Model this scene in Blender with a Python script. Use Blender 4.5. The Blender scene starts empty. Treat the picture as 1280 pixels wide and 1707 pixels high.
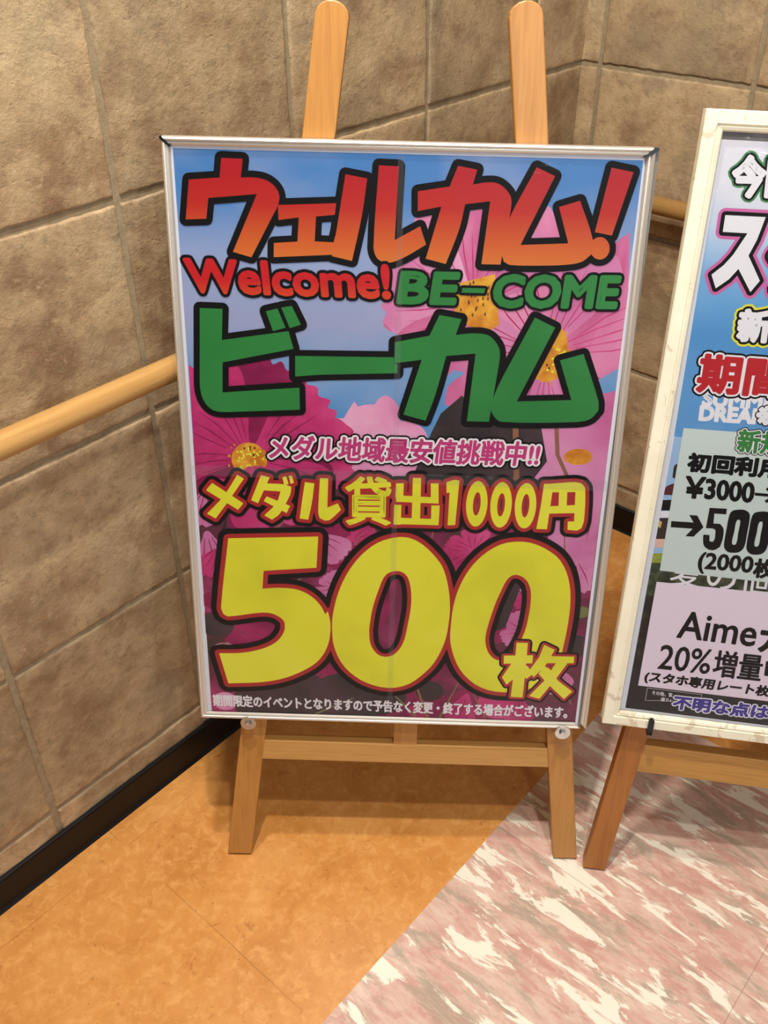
import bpy, bmesh, math, random
from mathutils import Vector, Matrix, noise

# ------------------------------------------------------------------ camera, light, exposure
S = bpy.context.scene
COL = S.collection
cam = bpy.data.cameras.new('camera')
cam.sensor_fit = 'VERTICAL'
cam.sensor_height = 36.0
cam.lens = 1579.5 / 1707.0 * 36.0
cam.clip_start = 0.05
camera = bpy.data.objects.new('camera', cam)
COL.objects.link(camera)
PITCH, ROLL = math.radians(35.901), math.radians(-0.316)
fw = Vector((0, math.cos(PITCH), -math.sin(PITCH)))
dn = fw.cross(Vector((1, 0, 0)))
rx = Vector((1, 0, 0)) * math.cos(ROLL) - dn * math.sin(ROLL)
ry = Vector((1, 0, 0)) * math.sin(ROLL) + dn * math.cos(ROLL)
M = Matrix((rx, -ry, -fw)).transposed().to_4x4()
M.translation = (0, 0, 1.45)
camera.matrix_world = M
S.camera = camera

S.view_settings.view_transform = 'Standard'
S.view_settings.look = 'None'
S.view_settings.gamma = 1.0
S.view_settings.use_curve_mapping = False
S.view_settings.exposure = -0.02

world = bpy.data.worlds.new('world')
S.world = world
world.use_nodes = True
world.node_tree.nodes['Background'].inputs[0].default_value = (1.0, 0.95, 0.88, 1)
world.node_tree.nodes['Background'].inputs[1].default_value = 0.035


def ceiling_lamp(x, y, watts, size=0.16, z=2.6, colour=(1.0, 0.94, 0.845)):
    ld = bpy.data.lights.new('downlight', 'AREA')
    ld.shape = 'DISK'
    ld.size = size
    ld.energy = watts
    ld.color = colour
    lo = bpy.data.objects.new('downlight', ld)
    lo.location = (x, y, z)
    COL.objects.link(lo)


def fill_lamp(x, y, z, watts):
    # added fill light, unseen well behind the camera, to brighten the sign faces
    ld = bpy.data.lights.new('fill_lamp', 'POINT')
    ld.shadow_soft_size = 0.25
    ld.energy = watts
    ld.color = (0.97, 0.98, 1.0)
    lo = bpy.data.objects.new('fill_lamp', ld)
    lo.location = (x, y, z)
    COL.objects.link(lo)


ceiling_lamp(-0.19, 1.0, 21, 0.07)
ceiling_lamp(-0.05, 0.58, 28, 0.07)
ceiling_lamp(0.26, 0.16, 15, 0.07)
fill_lamp(1.0, -4.6, 2.6, 230)
fill_lamp(3.4, -3.6, 2.6, 210)

# ------------------------------------------------------------------ outlines of the print, millimetres on each sheet
RED = [[(-229.1,838.6),(-202.4,838.1),(-205.7,816.2),(-188.5,816.6),(-173.9,813.7),(-163.6,806.5),(-158.4,796.8),(-159.9,785.0),(-167.7,770.5),(-195.9,719.3),(-219.5,725.6),(-186.3,797.1),(-247.5,790.9),(-251.4,765.7),(-277.7,764.3),(-270.9,812.4),(-232.2,815.6)],[(-160.4,784.5),(-86.9,788.4),(-88.7,774.3),(-112.5,771.9),(-114.3,741.2),(-89.4,740.6),(-91.4,725.1),(-167.3,720.2),(-166.6,738.0),(-136.4,740.4),(-134.2,770.1),(-159.9,766.4)],[(-75.5,823.1),(-48.4,818.7),(-54.7,773.2),(-66.6,718.0),(-92.4,723.3),(-90.7,738.6),(-86.9,753.3)],[(-34.3,834.4),(-9.7,833.8),(-12.3,745.4),(19.3,763.1),(27.7,740.7),(5.1,726.7),(-13.9,717.9),(-25.4,717.3),(-34.7,722.7),(-39.2,736.0)],[(63.4,836.0),(87.2,832.2),(82.9,814.6),(99.8,817.5),(113.3,816.7),(124.8,809.3),(131.7,798.9),(131.7,782.5),(124.0,718.1),(99.5,718.0),(105.7,795.3),(74.5,791.0),(69.2,761.9),(53.9,717.1),(27.9,723.1),(45.1,787.5),(15.7,781.3),(14.9,805.1),(54.2,811.6)],[(160.2,836.6),(183.7,826.8),(147.7,743.2),(208.0,746.6),(192.0,790.5),(217.5,798.6),(238.6,751.5),(238.2,733.2),(226.7,723.8),(206.9,719.9),(181.9,718.3),(136.6,717.9),(128.0,721.9),(125.0,731.7),(126.4,753.6),(130.4,774.1)],[(251.9,838.3),(279.5,833.6),(262.0,757.6),(240.0,761.2)],[(260.9,741.9),(261.0,738.8),(260.4,735.8),(259.2,733.1),(257.5,730.9),(255.3,729.1),(252.8,728.0),(250.1,727.6),(247.3,727.9),(244.5,728.9),(241.9,730.5),(239.7,732.6),(237.9,735.2),(236.7,738.2),(236.0,741.2),(236.0,744.3),(236.6,747.3),(237.8,749.9),(239.5,752.1),(241.7,753.8),(244.2,754.9),(246.9,755.3),(249.7,755.1),(252.4,754.1),(255.0,752.5),(257.2,750.4),(259.0,747.8),(260.3,744.9)]]
GRN = [[(-266.4,652.4),(-236.3,652.0),(-239.3,610.4),(-150.1,624.6),(-143.7,601.0),(-239.8,580.0),(-241.8,537.9),(-136.8,547.6),(-136.5,516.2),(-235.7,510.1),(-254.2,511.5),(-265.6,520.8),(-271.3,535.7),(-272.1,554.6)],[(-179.5,650.4),(-164.0,654.3),(-153.9,629.2),(-170.6,624.1)],[(-159.1,655.7),(-145.2,658.3),(-133.5,633.8),(-148.3,628.8)],[(-141.8,591.4),(-9.3,593.1),(-9.1,584.4),(-4.4,584.0),(-4.3,571.3),(-103.3,566.7),(-142.3,563.0)],[(48.9,651.3),(77.9,646.7),(71.4,625.3),(93.6,628.2),(114.0,626.2),(125.4,616.7),(131.4,603.9),(130.6,578.9),(123.3,506.1),(93.0,506.1),(99.3,601.0),(60.4,596.8),(47.9,541.8),(36.3,505.3),(5.7,513.3),(27.8,590.7),(-8.8,584.9),(-8.8,613.7),(36.7,623.4)],[(174.0,651.2),(201.6,638.7),(159.2,536.2),(233.1,540.2),(212.2,594.8),(242.6,604.3),(269.6,539.9),(271.2,526.3),(260.8,513.6),(237.7,508.8),(140.4,506.6),(129.9,514.0),(124.6,526.3),(128.5,545.4),(140.5,576.6)]]
FIVE = [[(-244.1,317.1),(-112.7,324.0),(-115.6,272.8),(-194.0,265.1),(-196.7,235.0),(-170.8,237.3),(-144.9,235.2),(-124.3,224.9),(-110.1,209.0),(-103.1,194.3),(-98.9,199.3),(-95.4,181.8),(-95.1,164.0),(-99.1,139.8),(-110.9,115.0),(-129.3,97.4),(-163.8,78.5),(-201.0,68.7),(-255.4,64.2),(-267.3,119.4),(-230.7,121.6),(-199.1,130.3),(-178.0,143.1),(-167.3,158.5),(-164.5,169.1),(-165.6,179.4),(-171.8,186.6),(-184.4,192.9),(-202.3,193.5),(-249.9,185.5),(-257.4,189.6),(-260.2,201.3)]]
MAI = [[(171.5,130.2),(215.8,132.4),(216.0,117.7),(172.0,115.6)],[(189.0,154.1),(206.2,154.1),(206.7,95.2),(206.1,54.3),(187.6,54.6),(189.0,103.9)],[(185.3,119.1),(199.7,116.5),(195.0,94.8),(179.3,77.1),(171.2,90.8)],[(199.7,116.5),(209.2,112.3),(219.4,98.7),(209.0,89.0),(199.7,101.1)],[(231.1,151.6),(248.3,143.2),(235.2,111.6),(220.0,92.5),(212.4,104.7),(225.8,129.7)],[(239.9,131.7),(279.1,132.1),(279.3,120.2),(234.6,118.7)],[(253.6,123.0),(269.6,119.0),(253.1,87.5),(232.6,52.7),(215.9,57.2),(237.5,86.9)],[(235.1,113.2),(243.3,108.8),(258.3,87.7),(282.5,68.1),(270.9,53.5),(244.7,79.4),(227.2,99.0)]]
MED = [[(-226.7,417.6),(-217.6,411.8),(-239.6,378.4),(-261.0,348.3),(-273.2,355.6),(-248.0,383.6)],[(-263.1,404.0),(-219.8,373.6),(-227.8,363.0),(-272.4,392.3)],[(-193.1,417.8),(-180.8,415.0),(-198.7,374.2),(-208.5,378.8)],[(-189.0,405.4),(-161.9,404.9),(-150.4,401.3),(-152.3,389.2),(-167.9,358.8),(-179.4,348.9),(-190.5,355.4),(-172.5,375.0),(-165.9,393.6),(-191.8,394.7)],[(-185.9,385.4),(-152.7,371.6),(-157.9,360.0),(-190.6,378.0)],[(-163.1,415.5),(-157.5,417.3),(-154.0,405.2),(-160.4,403.9)],[(-153.8,417.9),(-149.3,418.6),(-146.6,407.5),(-151.5,405.8)],[(-131.0,409.0),(-117.5,407.6),(-121.5,376.6),(-126.8,350.5),(-139.3,352.0),(-135.6,378.9)],[(-109.6,415.8),(-97.8,415.6),(-99.2,370.5),(-84.2,377.7),(-79.7,367.5),(-95.5,351.4),(-103.0,349.8),(-110.5,353.7),(-112.4,363.3)],[(21.7,420.1),(33.5,420.4),(34.4,349.6),(22.3,349.2)],[(-1.8,411.1),(9.2,411.5),(9.1,387.4),(-2.1,389.0)],[(-1.3,392.7),(59.4,390.8),(59.8,381.5),(-1.0,382.5)],[(47.4,412.6),(58.4,412.9),(59.6,386.2),(48.5,385.8)],[(-3.5,377.7),(6.8,378.0),(6.8,346.8),(-3.5,346.5)],[(-3.8,357.9),(60.9,357.0),(61.3,347.5),(-3.6,347.5)],[(49.7,378.4),(61.6,378.7),(61.3,347.5),(50.1,348.1)],[(69.5,415.0),(81.0,418.8),(87.7,417.7),(85.2,348.7),(74.2,347.6),(74.7,398.7),(70.3,398.5)],[(207.1,416.5),(220.5,416.9),(217.7,345.9),(202.2,346.0),(205.4,381.1)],[(207.1,415.9),(249.4,420.4),(259.4,418.8),(265.6,411.0),(269.2,361.3),(266.8,348.8),(261.0,345.1),(247.2,346.0),(246.3,359.2),(255.3,359.5),(252.5,405.3),(208.3,403.2)],[(216.9,382.0),(254.3,385.3),(254.9,372.6),(216.2,370.6)],[(229.2,407.3),(240.9,408.4),(242.3,382.2),(230.8,381.3)]]
ZERO = [[[(17.9,326.5),(-2.1,325.8),(-27.2,316.0),(-52.3,292.6),(-72.4,260.3),(-85.3,224.7),(-92.0,188.8),(-92.6,170.0),(-90.2,140.0),(-77.2,106.8),(-53.2,81.4),(-26.6,68.3),(-0.1,64.6),(26.0,72.2),(46.0,89.1),(64.5,112.8),(79.8,152.2),(84.3,190.7),(84.4,215.4),(80.1,247.9),(70.4,279.7),(54.2,301.9),(35.6,318.8)],[(-0.7,270.7),(-13.5,264.0),(-23.2,238.5),(-31.8,205.6),(-35.7,174.9),(-36.0,163.2),(-33.2,142.0),(-22.4,125.7),(-9.4,121.6),(3.5,127.0),(15.9,146.9),(22.5,182.1),(26.0,213.4),(25.1,239.0),(20.0,260.4),(10.8,269.8)]],[[(173.8,324.6),(151.6,318.9),(125.0,298.2),(104.0,266.0),(91.1,224.9),(87.2,173.7),(89.1,146.1),(102.8,107.0),(125.3,79.9),(149.8,66.5),(176.4,62.8),(207.6,66.9),(237.5,86.9),(255.4,118.3),(261.5,158.4),(264.1,202.7),(263.3,230.5),(260.0,253.8),(252.9,276.6),(239.3,299.0),(217.2,315.3),(193.8,324.0)],[(179.5,270.7),(168.4,265.2),(159.5,244.4),(151.2,217.6),(143.9,184.4),(141.0,160.0),(145.0,139.4),(156.2,124.2),(172.1,122.0),(186.4,137.6),(199.1,171.2),(203.3,200.7),(204.5,228.6),(201.7,248.8),(194.1,263.1)]]]
MEDZERO = [[[(129.6,383.4),(129.3,375.4),(128.2,367.8),(126.5,360.9),(124.1,355.1),(121.2,350.7),(117.9,347.9),(114.5,346.9),(111.1,347.7),(107.8,350.3),(104.8,354.5),(102.4,360.2),(100.5,367.0),(99.4,374.5),(99.0,382.5),(99.4,390.4),(100.5,397.9),(102.3,404.6),(104.7,410.3),(107.5,414.5),(110.7,417.2),(114.1,418.2),(117.4,417.4),(120.7,414.9),(123.6,410.8),(126.0,405.3),(127.9,398.7),(129.1,391.3)],[(119.7,383.1),(119.5,379.0),(119.0,375.1),(118.3,371.6),(117.4,368.6),(116.3,366.4),(115.2,364.9),(113.9,364.4),(112.7,364.9),(111.6,366.2),(110.6,368.4),(109.8,371.3),(109.2,374.8),(108.9,378.7),(108.9,382.8),(109.1,386.8),(109.6,390.7),(110.3,394.2),(111.2,397.1),(112.3,399.3),(113.4,400.7),(114.6,401.2),(115.8,400.8),(116.9,399.5),(117.9,397.3),(118.7,394.5),(119.3,391.0),(119.6,387.2)]],[[(164.2,382.8),(164.0,374.9),(163.0,367.2),(161.3,360.3),(159.0,354.5),(156.2,350.1),(152.9,347.3),(149.5,346.3),(146.1,347.1),(142.8,349.7),(139.8,354.0),(137.3,359.6),(135.3,366.4),(134.1,373.9),(133.6,381.9),(133.9,389.8),(135.0,397.3),(136.7,404.1),(139.0,409.7),(141.8,414.0),(145.0,416.6),(148.3,417.6),(151.7,416.8),(155.0,414.3),(157.9,410.3),(160.4,404.8),(162.4,398.2),(163.7,390.7)],[(154.3,382.5),(154.2,378.4),(153.8,374.5),(153.1,371.0),(152.2,368.0),(151.1,365.8),(150.0,364.4),(148.8,363.9),(147.6,364.3),(146.4,365.6),(145.4,367.8),(144.6,370.7),(144.0,374.2),(143.6,378.1),(143.5,382.2),(143.7,386.3),(144.1,390.2),(144.8,393.6),(145.7,396.6),(146.7,398.8),(147.9,400.1),(149.1,400.6),(150.3,400.2),(151.4,398.9),(152.4,396.8),(153.2,393.9),(153.9,390.5),(154.2,386.6)]],[[(199.1,382.5),(198.9,374.6),(198.0,366.9),(196.4,360.1),(194.1,354.3),(191.4,349.8),(188.2,347.1),(184.8,346.0),(181.3,346.8),(178.0,349.4),(174.9,353.7),(172.4,359.3),(170.4,366.1),(169.1,373.7),(168.5,381.6),(168.7,389.5),(169.7,397.0),(171.3,403.8),(173.6,409.4),(176.4,413.7),(179.5,416.3),(182.8,417.3),(186.2,416.5),(189.5,414.1),(192.5,410.0),(195.0,404.5),(197.1,397.9),(198.4,390.4)],[(189.2,382.2),(189.1,378.1),(188.7,374.2),(188.1,370.7),(187.2,367.7),(186.2,365.5),(185.0,364.1),(183.8,363.6),(182.6,364.0),(181.5,365.3),(180.4,367.5),(179.6,370.4),(178.9,373.9),(178.5,377.8),(178.4,381.9),(178.5,386.0),(178.9,389.9),(179.5,393.3),(180.4,396.3),(181.4,398.5),(182.6,399.8),(183.8,400.3),(185.0,399.9),(186.1,398.6),(187.1,396.5),(188.0,393.6),(188.6,390.2),(189.1,386.3)]]]
PHOTO = {'skyL':[(16.3,839.5),(290.0,847.1),(292.8,692.9),(179.7,659.0),(22.5,670.5)],'f1':[(-23.6,633.9),(-14.9,665.7),(-23.3,692.6),(-6.3,723.4),(10.0,764.5),(19.7,786.5),(41.0,782.0),(64.6,732.6),(90.0,718.2),(95.8,748.2),(131.0,785.6),(156.8,791.2),(180.9,789.7),(199.7,750.8),(220.6,717.7),(250.8,722.2),(270.2,751.0),(284.0,761.7),(293.6,661.9),(292.9,597.9),(291.4,577.3),(269.8,555.9),(241.1,521.1),(227.3,494.8),(192.9,511.2),(164.2,561.3),(130.7,577.1),(99.6,559.6),(73.6,592.0),(40.5,615.5),(16.4,622.9)],'pale':[(-99.5,441.0),(-86.8,472.6),(-77.0,503.5),(-62.3,529.7),(-45.7,514.8),(-21.6,539.4),(-0.7,522.9),(6.1,488.5),(46.6,472.0),(31.6,426.8),(-18.9,416.1),(-86.8,414.1)],'dark':[(23.1,426.5),(45.8,489.6),(57.0,515.9),(84.3,542.3),(110.3,517.4),(192.9,511.2),(208.3,450.0),(188.5,417.7),(32.3,408.5)],'rpink':[(175.8,519.3),(217.4,511.9),(301.0,565.1),(309.9,370.3),(306.8,233.0),(267.0,272.1),(235.0,329.9),(206.5,357.7),(187.3,431.4),(202.5,449.8)],'blue2':[(-99.1,554.1),(-6.0,569.2),(17.5,590.5),(75.3,558.9),(84.3,542.3),(57.0,515.9),(-0.7,522.9),(-21.6,539.4),(-45.7,514.8),(-62.3,529.7),(-81.9,512.0),(-103.3,537.1)],'blue3':[(268.1,570.8),(297.9,589.8),(300.4,556.7),(262.7,547.3)]}
PT = {'f2':(-209.0,442.3),'f2l':(-283.7,506.4),'f2t':(-183.8,580.9),'f2r':(-85.2,503.3),'f2b':(-190.6,355.0),'f1a':(93.1,666.1),'f1b':(194.2,603.4),'bud':(251.8,458.4),'st0':(218.7,498.9),'st1':(224.1,459.4),'st2':(242.8,423.9),'fold0':(-291.7,429.9),'fold1':(298.5,422.8),'fm':(-6.9,443.7)}
DASH = [(77.1,687.4),(106.6,687.4),(105.5,681.2),(75.9,681.2)]
T1 = [('Welcome!',(-282.6,715.0),(-20.7,713.2),(-279.0,673.7)),('BE',(-1.1,704.6),(71.5,704.9),(-5.5,666.7)),('メダル地域最安値挑戦中!!',(-177.7,477.9),(197.4,478.1),(-180.3,443.1)),('期間限定のイベントとなりますので予告なく変更・終了する場合がございます。',(-281.5,42.8),(278.1,38.9),(-280.7,21.1)),('貸',(-72.4,418.2),(-9.6,419.2),(-72.0,345.3)),('COME',(120.2,703.8),(278.7,706.3),(118.3,664.4))]
T2 = [('今',(-261.7,824.3),(-226.9,825.5),(-255.3,779.8)),('日',(-220.9,823.2),(-194.3,823.3),(-217.3,782.0)),('タ',(-203.5,758.6),(-160.2,758.5),(-191.1,667.0)),('新',(-220.1,644.5),(-181.7,646.0),(-217.0,605.5)),('期間',(-256.4,583.4),(-151.2,584.4),(-254.7,535.2)),('SUMMER',(-245.5,535.2),(-138.5,538.4),(-244.4,516.4)),('DREAM',(-245.8,515.4),(-161.3,517.5),(-244.7,496.3)),('※',(-174.3,522.1),(-150.2,522.7),(-172.5,497.4)),('新規',(-191.4,488.0),(-133.2,488.6),(-189.2,456.8)),('初回利用',(-248.8,448.1),(-129.7,449.9),(-247.7,422.9)),('￥',(-247.0,414.2),(-222.4,415.0),(-245.0,384.0)),('3000',(-220.5,413.4),(-157.4,414.0),(-217.9,385.2)),('→',(-154.8,409.0),(-126.7,409.3),(-152.2,387.9)),('500',(-208.4,372.6),(-118.5,373.7),(-207.2,307.0)),('(2000',(-209.7,302.9),(-136.4,304.2),(-208.2,270.6)),('枚',(-133.5,301.8),(-106.8,302.2),(-131.9,273.4)),('夏の個',(-247.0,293.7),(-105.7,292.9),(-243.3,245.7)),('Aime',(-218.9,206.1),(-109.3,205.7),(-218.2,161.4)),('カ',(-103.5,197.4),(-69.3,197.1),(-100.0,155.2)),('20%',(-237.3,146.3),(-163.3,147.3),(-236.7,104.1)),('増量',(-159.1,147.9),(-91.0,148.2),(-156.9,102.9)),('中',(-85.5,145.8),(-57.5,145.7),(-81.9,103.3)),('(スタホ専用レート枚',(-251.6,97.7),(-71.1,96.4),(-252.8,77.0)),('その他、家',(-238.4,64.4),(-208.1,64.0),(-237.2,56.9)),('盛り♪',(-223.4,54.1),(-207.8,54.2),(-223.2,47.5)),('不明な点は',(-203.8,59.8),(-65.7,61.7),(-203.5,36.7))]
SU = [(-260.3,757.4),(-212.8,758.0),(-217.6,730.8),(-223.9,711.5),(-204.4,682.1),(-213.0,667.5),(-232.7,694.7),(-241.7,681.2),(-255.5,669.0),(-263.6,685.5),(-251.0,698.2),(-242.3,711.2),(-230.3,737.8),(-259.6,737.5)]
ARROW = [(-256.7,346.3),(-226.6,347.5),(-234.3,358.3),(-223.4,358.5),(-212.1,341.9),(-222.8,325.9),(-233.8,325.6),(-226.2,338.0),(-255.8,336.8)]
FIVES = [(-209.2,371.9),(-186.3,373.0),(-185.6,364.5),(-201.4,364.1),(-199.9,349.1),(-191.0,349.4),(-185.3,342.8),(-183.3,328.3),(-184.6,314.8),(-191.3,308.8),(-199.0,308.6),(-206.4,313.7),(-209.8,325.2),(-210.1,330.8),(-201.8,330.9),(-200.4,321.9),(-196.1,320.9),(-194.1,325.6),(-195.2,338.7),(-198.5,341.2),(-208.7,340.8)]
ZEROS = [[[(-179.0,370.3),(-171.4,373.3),(-162.7,373.8),(-155.5,369.3),(-153.6,360.9),(-152.7,339.2),(-152.5,318.7),(-157.3,309.9),(-165.2,307.5),(-173.0,308.0),(-178.9,314.0),(-180.6,324.2),(-181.2,344.7),(-181.4,362.8)],[(-169.9,357.6),(-164.9,358.2),(-164.6,337.9),(-164.5,320.9),(-169.7,321.1),(-170.1,340.1)]],[[(-149.3,370.7),(-141.7,373.7),(-133.1,374.3),(-125.9,369.8),(-123.9,361.4),(-122.9,339.8),(-122.5,319.3),(-127.1,310.6),(-135.0,308.1),(-142.8,308.7),(-148.7,314.7),(-150.4,324.8),(-151.2,345.2),(-151.6,363.3)],[(-140.1,358.1),(-135.2,358.7),(-134.6,338.4),(-134.4,321.6),(-139.6,321.7),(-140.2,340.7)]]]
SLIPG = [(-263.2,482.9),(-154.7,485.3),(-110.4,268.4),(-259.9,267.7)]
SLIPP = [(-261.2,249.3),(-107.1,251.9),(-70.1,70.8),(-260.3,70.4)]
TINYBOX = [(-246.0,67.6),(-165.5,67.7),(-165.9,55.1),(-245.6,45.2)]
PH2 = {'person_hair':[(-263.8,431.0),(-266.4,427.9),(-266.3,419.6),(-265.8,411.2),(-261.4,408.9),(-255.9,406.6),(-258.8,431.5)],'face':[(-264.1,425.4),(-266.2,421.0),(-265.5,412.7),(-262.2,410.2),(-256.6,410.8),(-259.2,425.9)],'shirt':[(-265.2,401.4),(-271.5,397.2),(-273.6,390.6),(-273.9,384.1),(-256.2,385.3),(-259.2,403.5)],'belt':[(-273.9,376.2),(-273.1,367.7),(-273.9,360.3),(-252.4,362.8),(-255.1,379.0)],'band':[(-276.3,359.3),(-276.0,349.2),(-250.5,351.3),(-252.3,362.0)],'fig':[(-274.6,348.6),(-274.6,332.4),(-274.9,317.6),(-275.7,314.5),(-244.9,318.1),(-250.6,352.1)],'figy':[(-273.5,345.8),(-273.4,337.0),(-269.5,333.0),(-268.6,343.4)],'pinkg':[(-275.7,316.0),(-275.1,302.6),(-242.9,306.4),(-245.1,319.6)],'grass':[(-274.9,293.2),(-275.2,277.4),(-216.9,278.3),(-220.8,300.8)],'bush':[(-275.4,278.5),(-274.6,226.0),(-273.1,204.3),(-98.5,209.9),(-113.8,284.7),(-217.6,282.4)],'low':[(-274.6,226.0),(-274.4,26.2),(-61.1,26.6),(-100.2,218.4)]}
PAPER2 = [(-279.7,842.7),(-275.4,712.6),(-272.2,502.1),(-274.5,27.4)]

# ------------------------------------------------------------------ helpers
def lin(r, g, b):
    f = lambda c: (c / 255 / 12.92) if c / 255 <= 0.04045 else ((c / 255 + 0.055) / 1.055) ** 2.4
    return (f(r), f(g), f(b), 1.0)


class Mat:
    """small node-tree writer"""
    def __init__(self, name, rough=0.5, metal=0.0, spec=0.5, base=None):
        self.m = bpy.data.materials.new(name)
        self.m.use_nodes = True
        self.t = self.m.node_tree
        self.b = self.t.nodes['Principled BSDF']
        self.b.inputs['Roughness'].default_value = rough
        self.b.inputs['Metallic'].default_value = metal
        self.b.inputs['Specular IOR Level'].default_value = spec
        if base:
            self.b.inputs['Base Color'].default_value = base

    def n(self, kind, **kw):
        x = self.t.nodes.new('ShaderNode' + kind)
        for k, v in kw.items():
            setattr(x, k, v)
        return x

    def l(self, a, b):
        self.t.links.new(a, b)

    def coord(self, scale=(1, 1, 1), rot=(0, 0, 0), loc=(0, 0, 0)):
        tc = self.n('TexCoord')
        mp = self.n('Mapping')
        mp.inputs['Scale'].default_value = scale
        mp.inputs['Rotation'].default_value = rot
        mp.inputs['Location'].default_value = loc
        self.l(tc.outputs['Object'], mp.inputs['Vector'])
        return mp.outputs[0]

    def noise(self, vec, scale, detail=4, rough=0.55, dist=0.0):
        x = self.n('TexNoise')
        x.inputs['Scale'].default_value = scale
        x.inputs['Detail'].default_value = detail
        x.inputs['Roughness'].default_value = rough
        x.inputs['Distortion'].default_value = dist
        if vec is not None:
            self.l(vec, x.inputs['Vector'])
        return x.outputs['Fac']

    def ramp(self, fac, stops, interp='LINEAR'):
        r = self.n('ValToRGB')
        r.color_ramp.interpolation = interp
        els = r.color_ramp.elements
        while len(els) < len(stops):
            els.new(0.5)
        for e, (p, c) in zip(els, stops):
            e.position = p
            e.color = c if len(c) == 4 else (*c, 1)
        self.l(fac, r.inputs[0])
        return r.outputs[0]

    def mix(self, fac, a, b, mode='MIX'):
        x = self.n('Mix', data_type='RGBA', blend_type=mode)
        for s, v in ((x.inputs[0], fac), (x.inputs[6], a), (x.inputs[7], b)):
            if hasattr(v, 'is_output'):
                self.l(v, s)
            else:
                s.default_value = v
        return x.outputs[2]

    def math(self, op, a, b=0.0, clamp=False):
        x = self.n('Math', operation=op, use_clamp=clamp)
        for s, v in ((x.inputs[0], a), (x.inputs[1], b)):
            if hasattr(v, 'is_output'):
                self.l(v, s)
            else:
                s.default_value = v
        return x.outputs[0]

    def colour(self, out):
        self.l(out, self.b.inputs['Base Color'])

    def bump(self, h, dist=0.001, strength=1.0):
        x = self.n('Bump')
        x.inputs['Distance'].default_value = dist
        x.inputs['Strength'].default_value = strength
        self.l(h, x.inputs['Height'])
        self.l(x.outputs[0], self.b.inputs['Normal'])


def g(v):
    return (v, v, v, 1)


def flat(name, r, gg, b, rough=0.45, **kw):
    return Mat(name, rough=rough, base=lin(r, gg, b), **kw).m


def link(name, me, parent=None, mats=(), matrix=None):
    o = bpy.data.objects.new(name, me)
    for m in mats:
        me.materials.append(m)
    COL.objects.link(o)
    if parent is not None:
        o.parent = parent
    if matrix is not None:
        o.matrix_world = matrix
    return o


def from_bm(name, bm, parent=None, mats=(), smooth=False):
    bmesh.ops.recalc_face_normals(bm, faces=bm.faces[:])
    me = bpy.data.meshes.new(name)
    bm.to_mesh(me)
    bm.free()
    if smooth:
        for p in me.polygons:
            p.use_smooth = True
    return link(name, me, parent, mats)


def thing(name, label, cat, matrix, group=None):
    e = bpy.data.objects.new(name, None)
    e.empty_display_size = 0.05
    e.matrix_world = matrix
    COL.objects.link(e)
    e['label'] = label
    e['category'] = cat
    if group:
        e['group'] = group
    return e


def structure(o):
    o['kind'] = 'structure'
    return o


def basis(o, ax, ay, az):
    m = Matrix((ax, ay, az)).transposed().to_4x4()
    m.translation = o
    return m


def box(bm, x0, x1, y0, y1, z0, z1, mi=0):
    vs = [bm.verts.new((x, y, z)) for x in (x0, x1) for y in (y0, y1) for z in (z0, z1)]
    fs = []
    for q in ((0, 1, 3, 2), (4, 6, 7, 5), (0, 4, 5, 1), (2, 3, 7, 6), (0, 2, 6, 4), (1, 5, 7, 3)):
        f = bm.faces.new([vs[i] for i in q])
        f.material_index = mi
        fs.append(f)
    return vs, fs


def prism(bm, pts, z0, z1, mi=0):
    a = [bm.verts.new((x, y, z0)) for x, y in pts]
    b = [bm.verts.new((x, y, z1)) for x, y in pts]
    k = len(pts)
    fs = [bm.faces.new(a[::-1]), bm.faces.new(b)]
    for i in range(k):
        fs.append(bm.faces.new([a[i], a[(i + 1) % k], b[(i + 1) % k], b[i]]))
    for f in fs:
        f.material_index = mi


def bevel(bm, w, seg=2):
    bmesh.ops.recalc_face_normals(bm, faces=bm.faces[:])
    es = [e for e in bm.edges if len(e.link_faces) == 2 and e.calc_face_angle(0) > 0.6]
    bmesh.ops.bevel(bm, geom=es, offset=w, segments=seg, profile=0.5, affect='EDGES')


def cylinder(bm, p, q, r, seg=20, r2=None, mi=0):
    p, q = Vector(p), Vector(q)
    d = (q - p).normalized()
    u = d.orthogonal().normalized()
    v = d.cross(u)
    rings = []
    for c, rr in ((p, r), (q, r if r2 is None else r2)):
        rings.append([bm.verts.new(c + (u * math.cos(a) + v * math.sin(a)) * rr) for a in [2 * math.pi * i / seg for i in range(seg)]])
    for i in range(seg):
        f = bm.faces.new([rings[0][i], rings[0][(i + 1) % seg], rings[1][(i + 1) % seg], rings[1][i]])
        f.smooth = True
        f.material_index = mi
    bm.faces.new(rings[0][::-1]).material_index = mi
    bm.faces.new(rings[1]).material_index = mi


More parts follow.
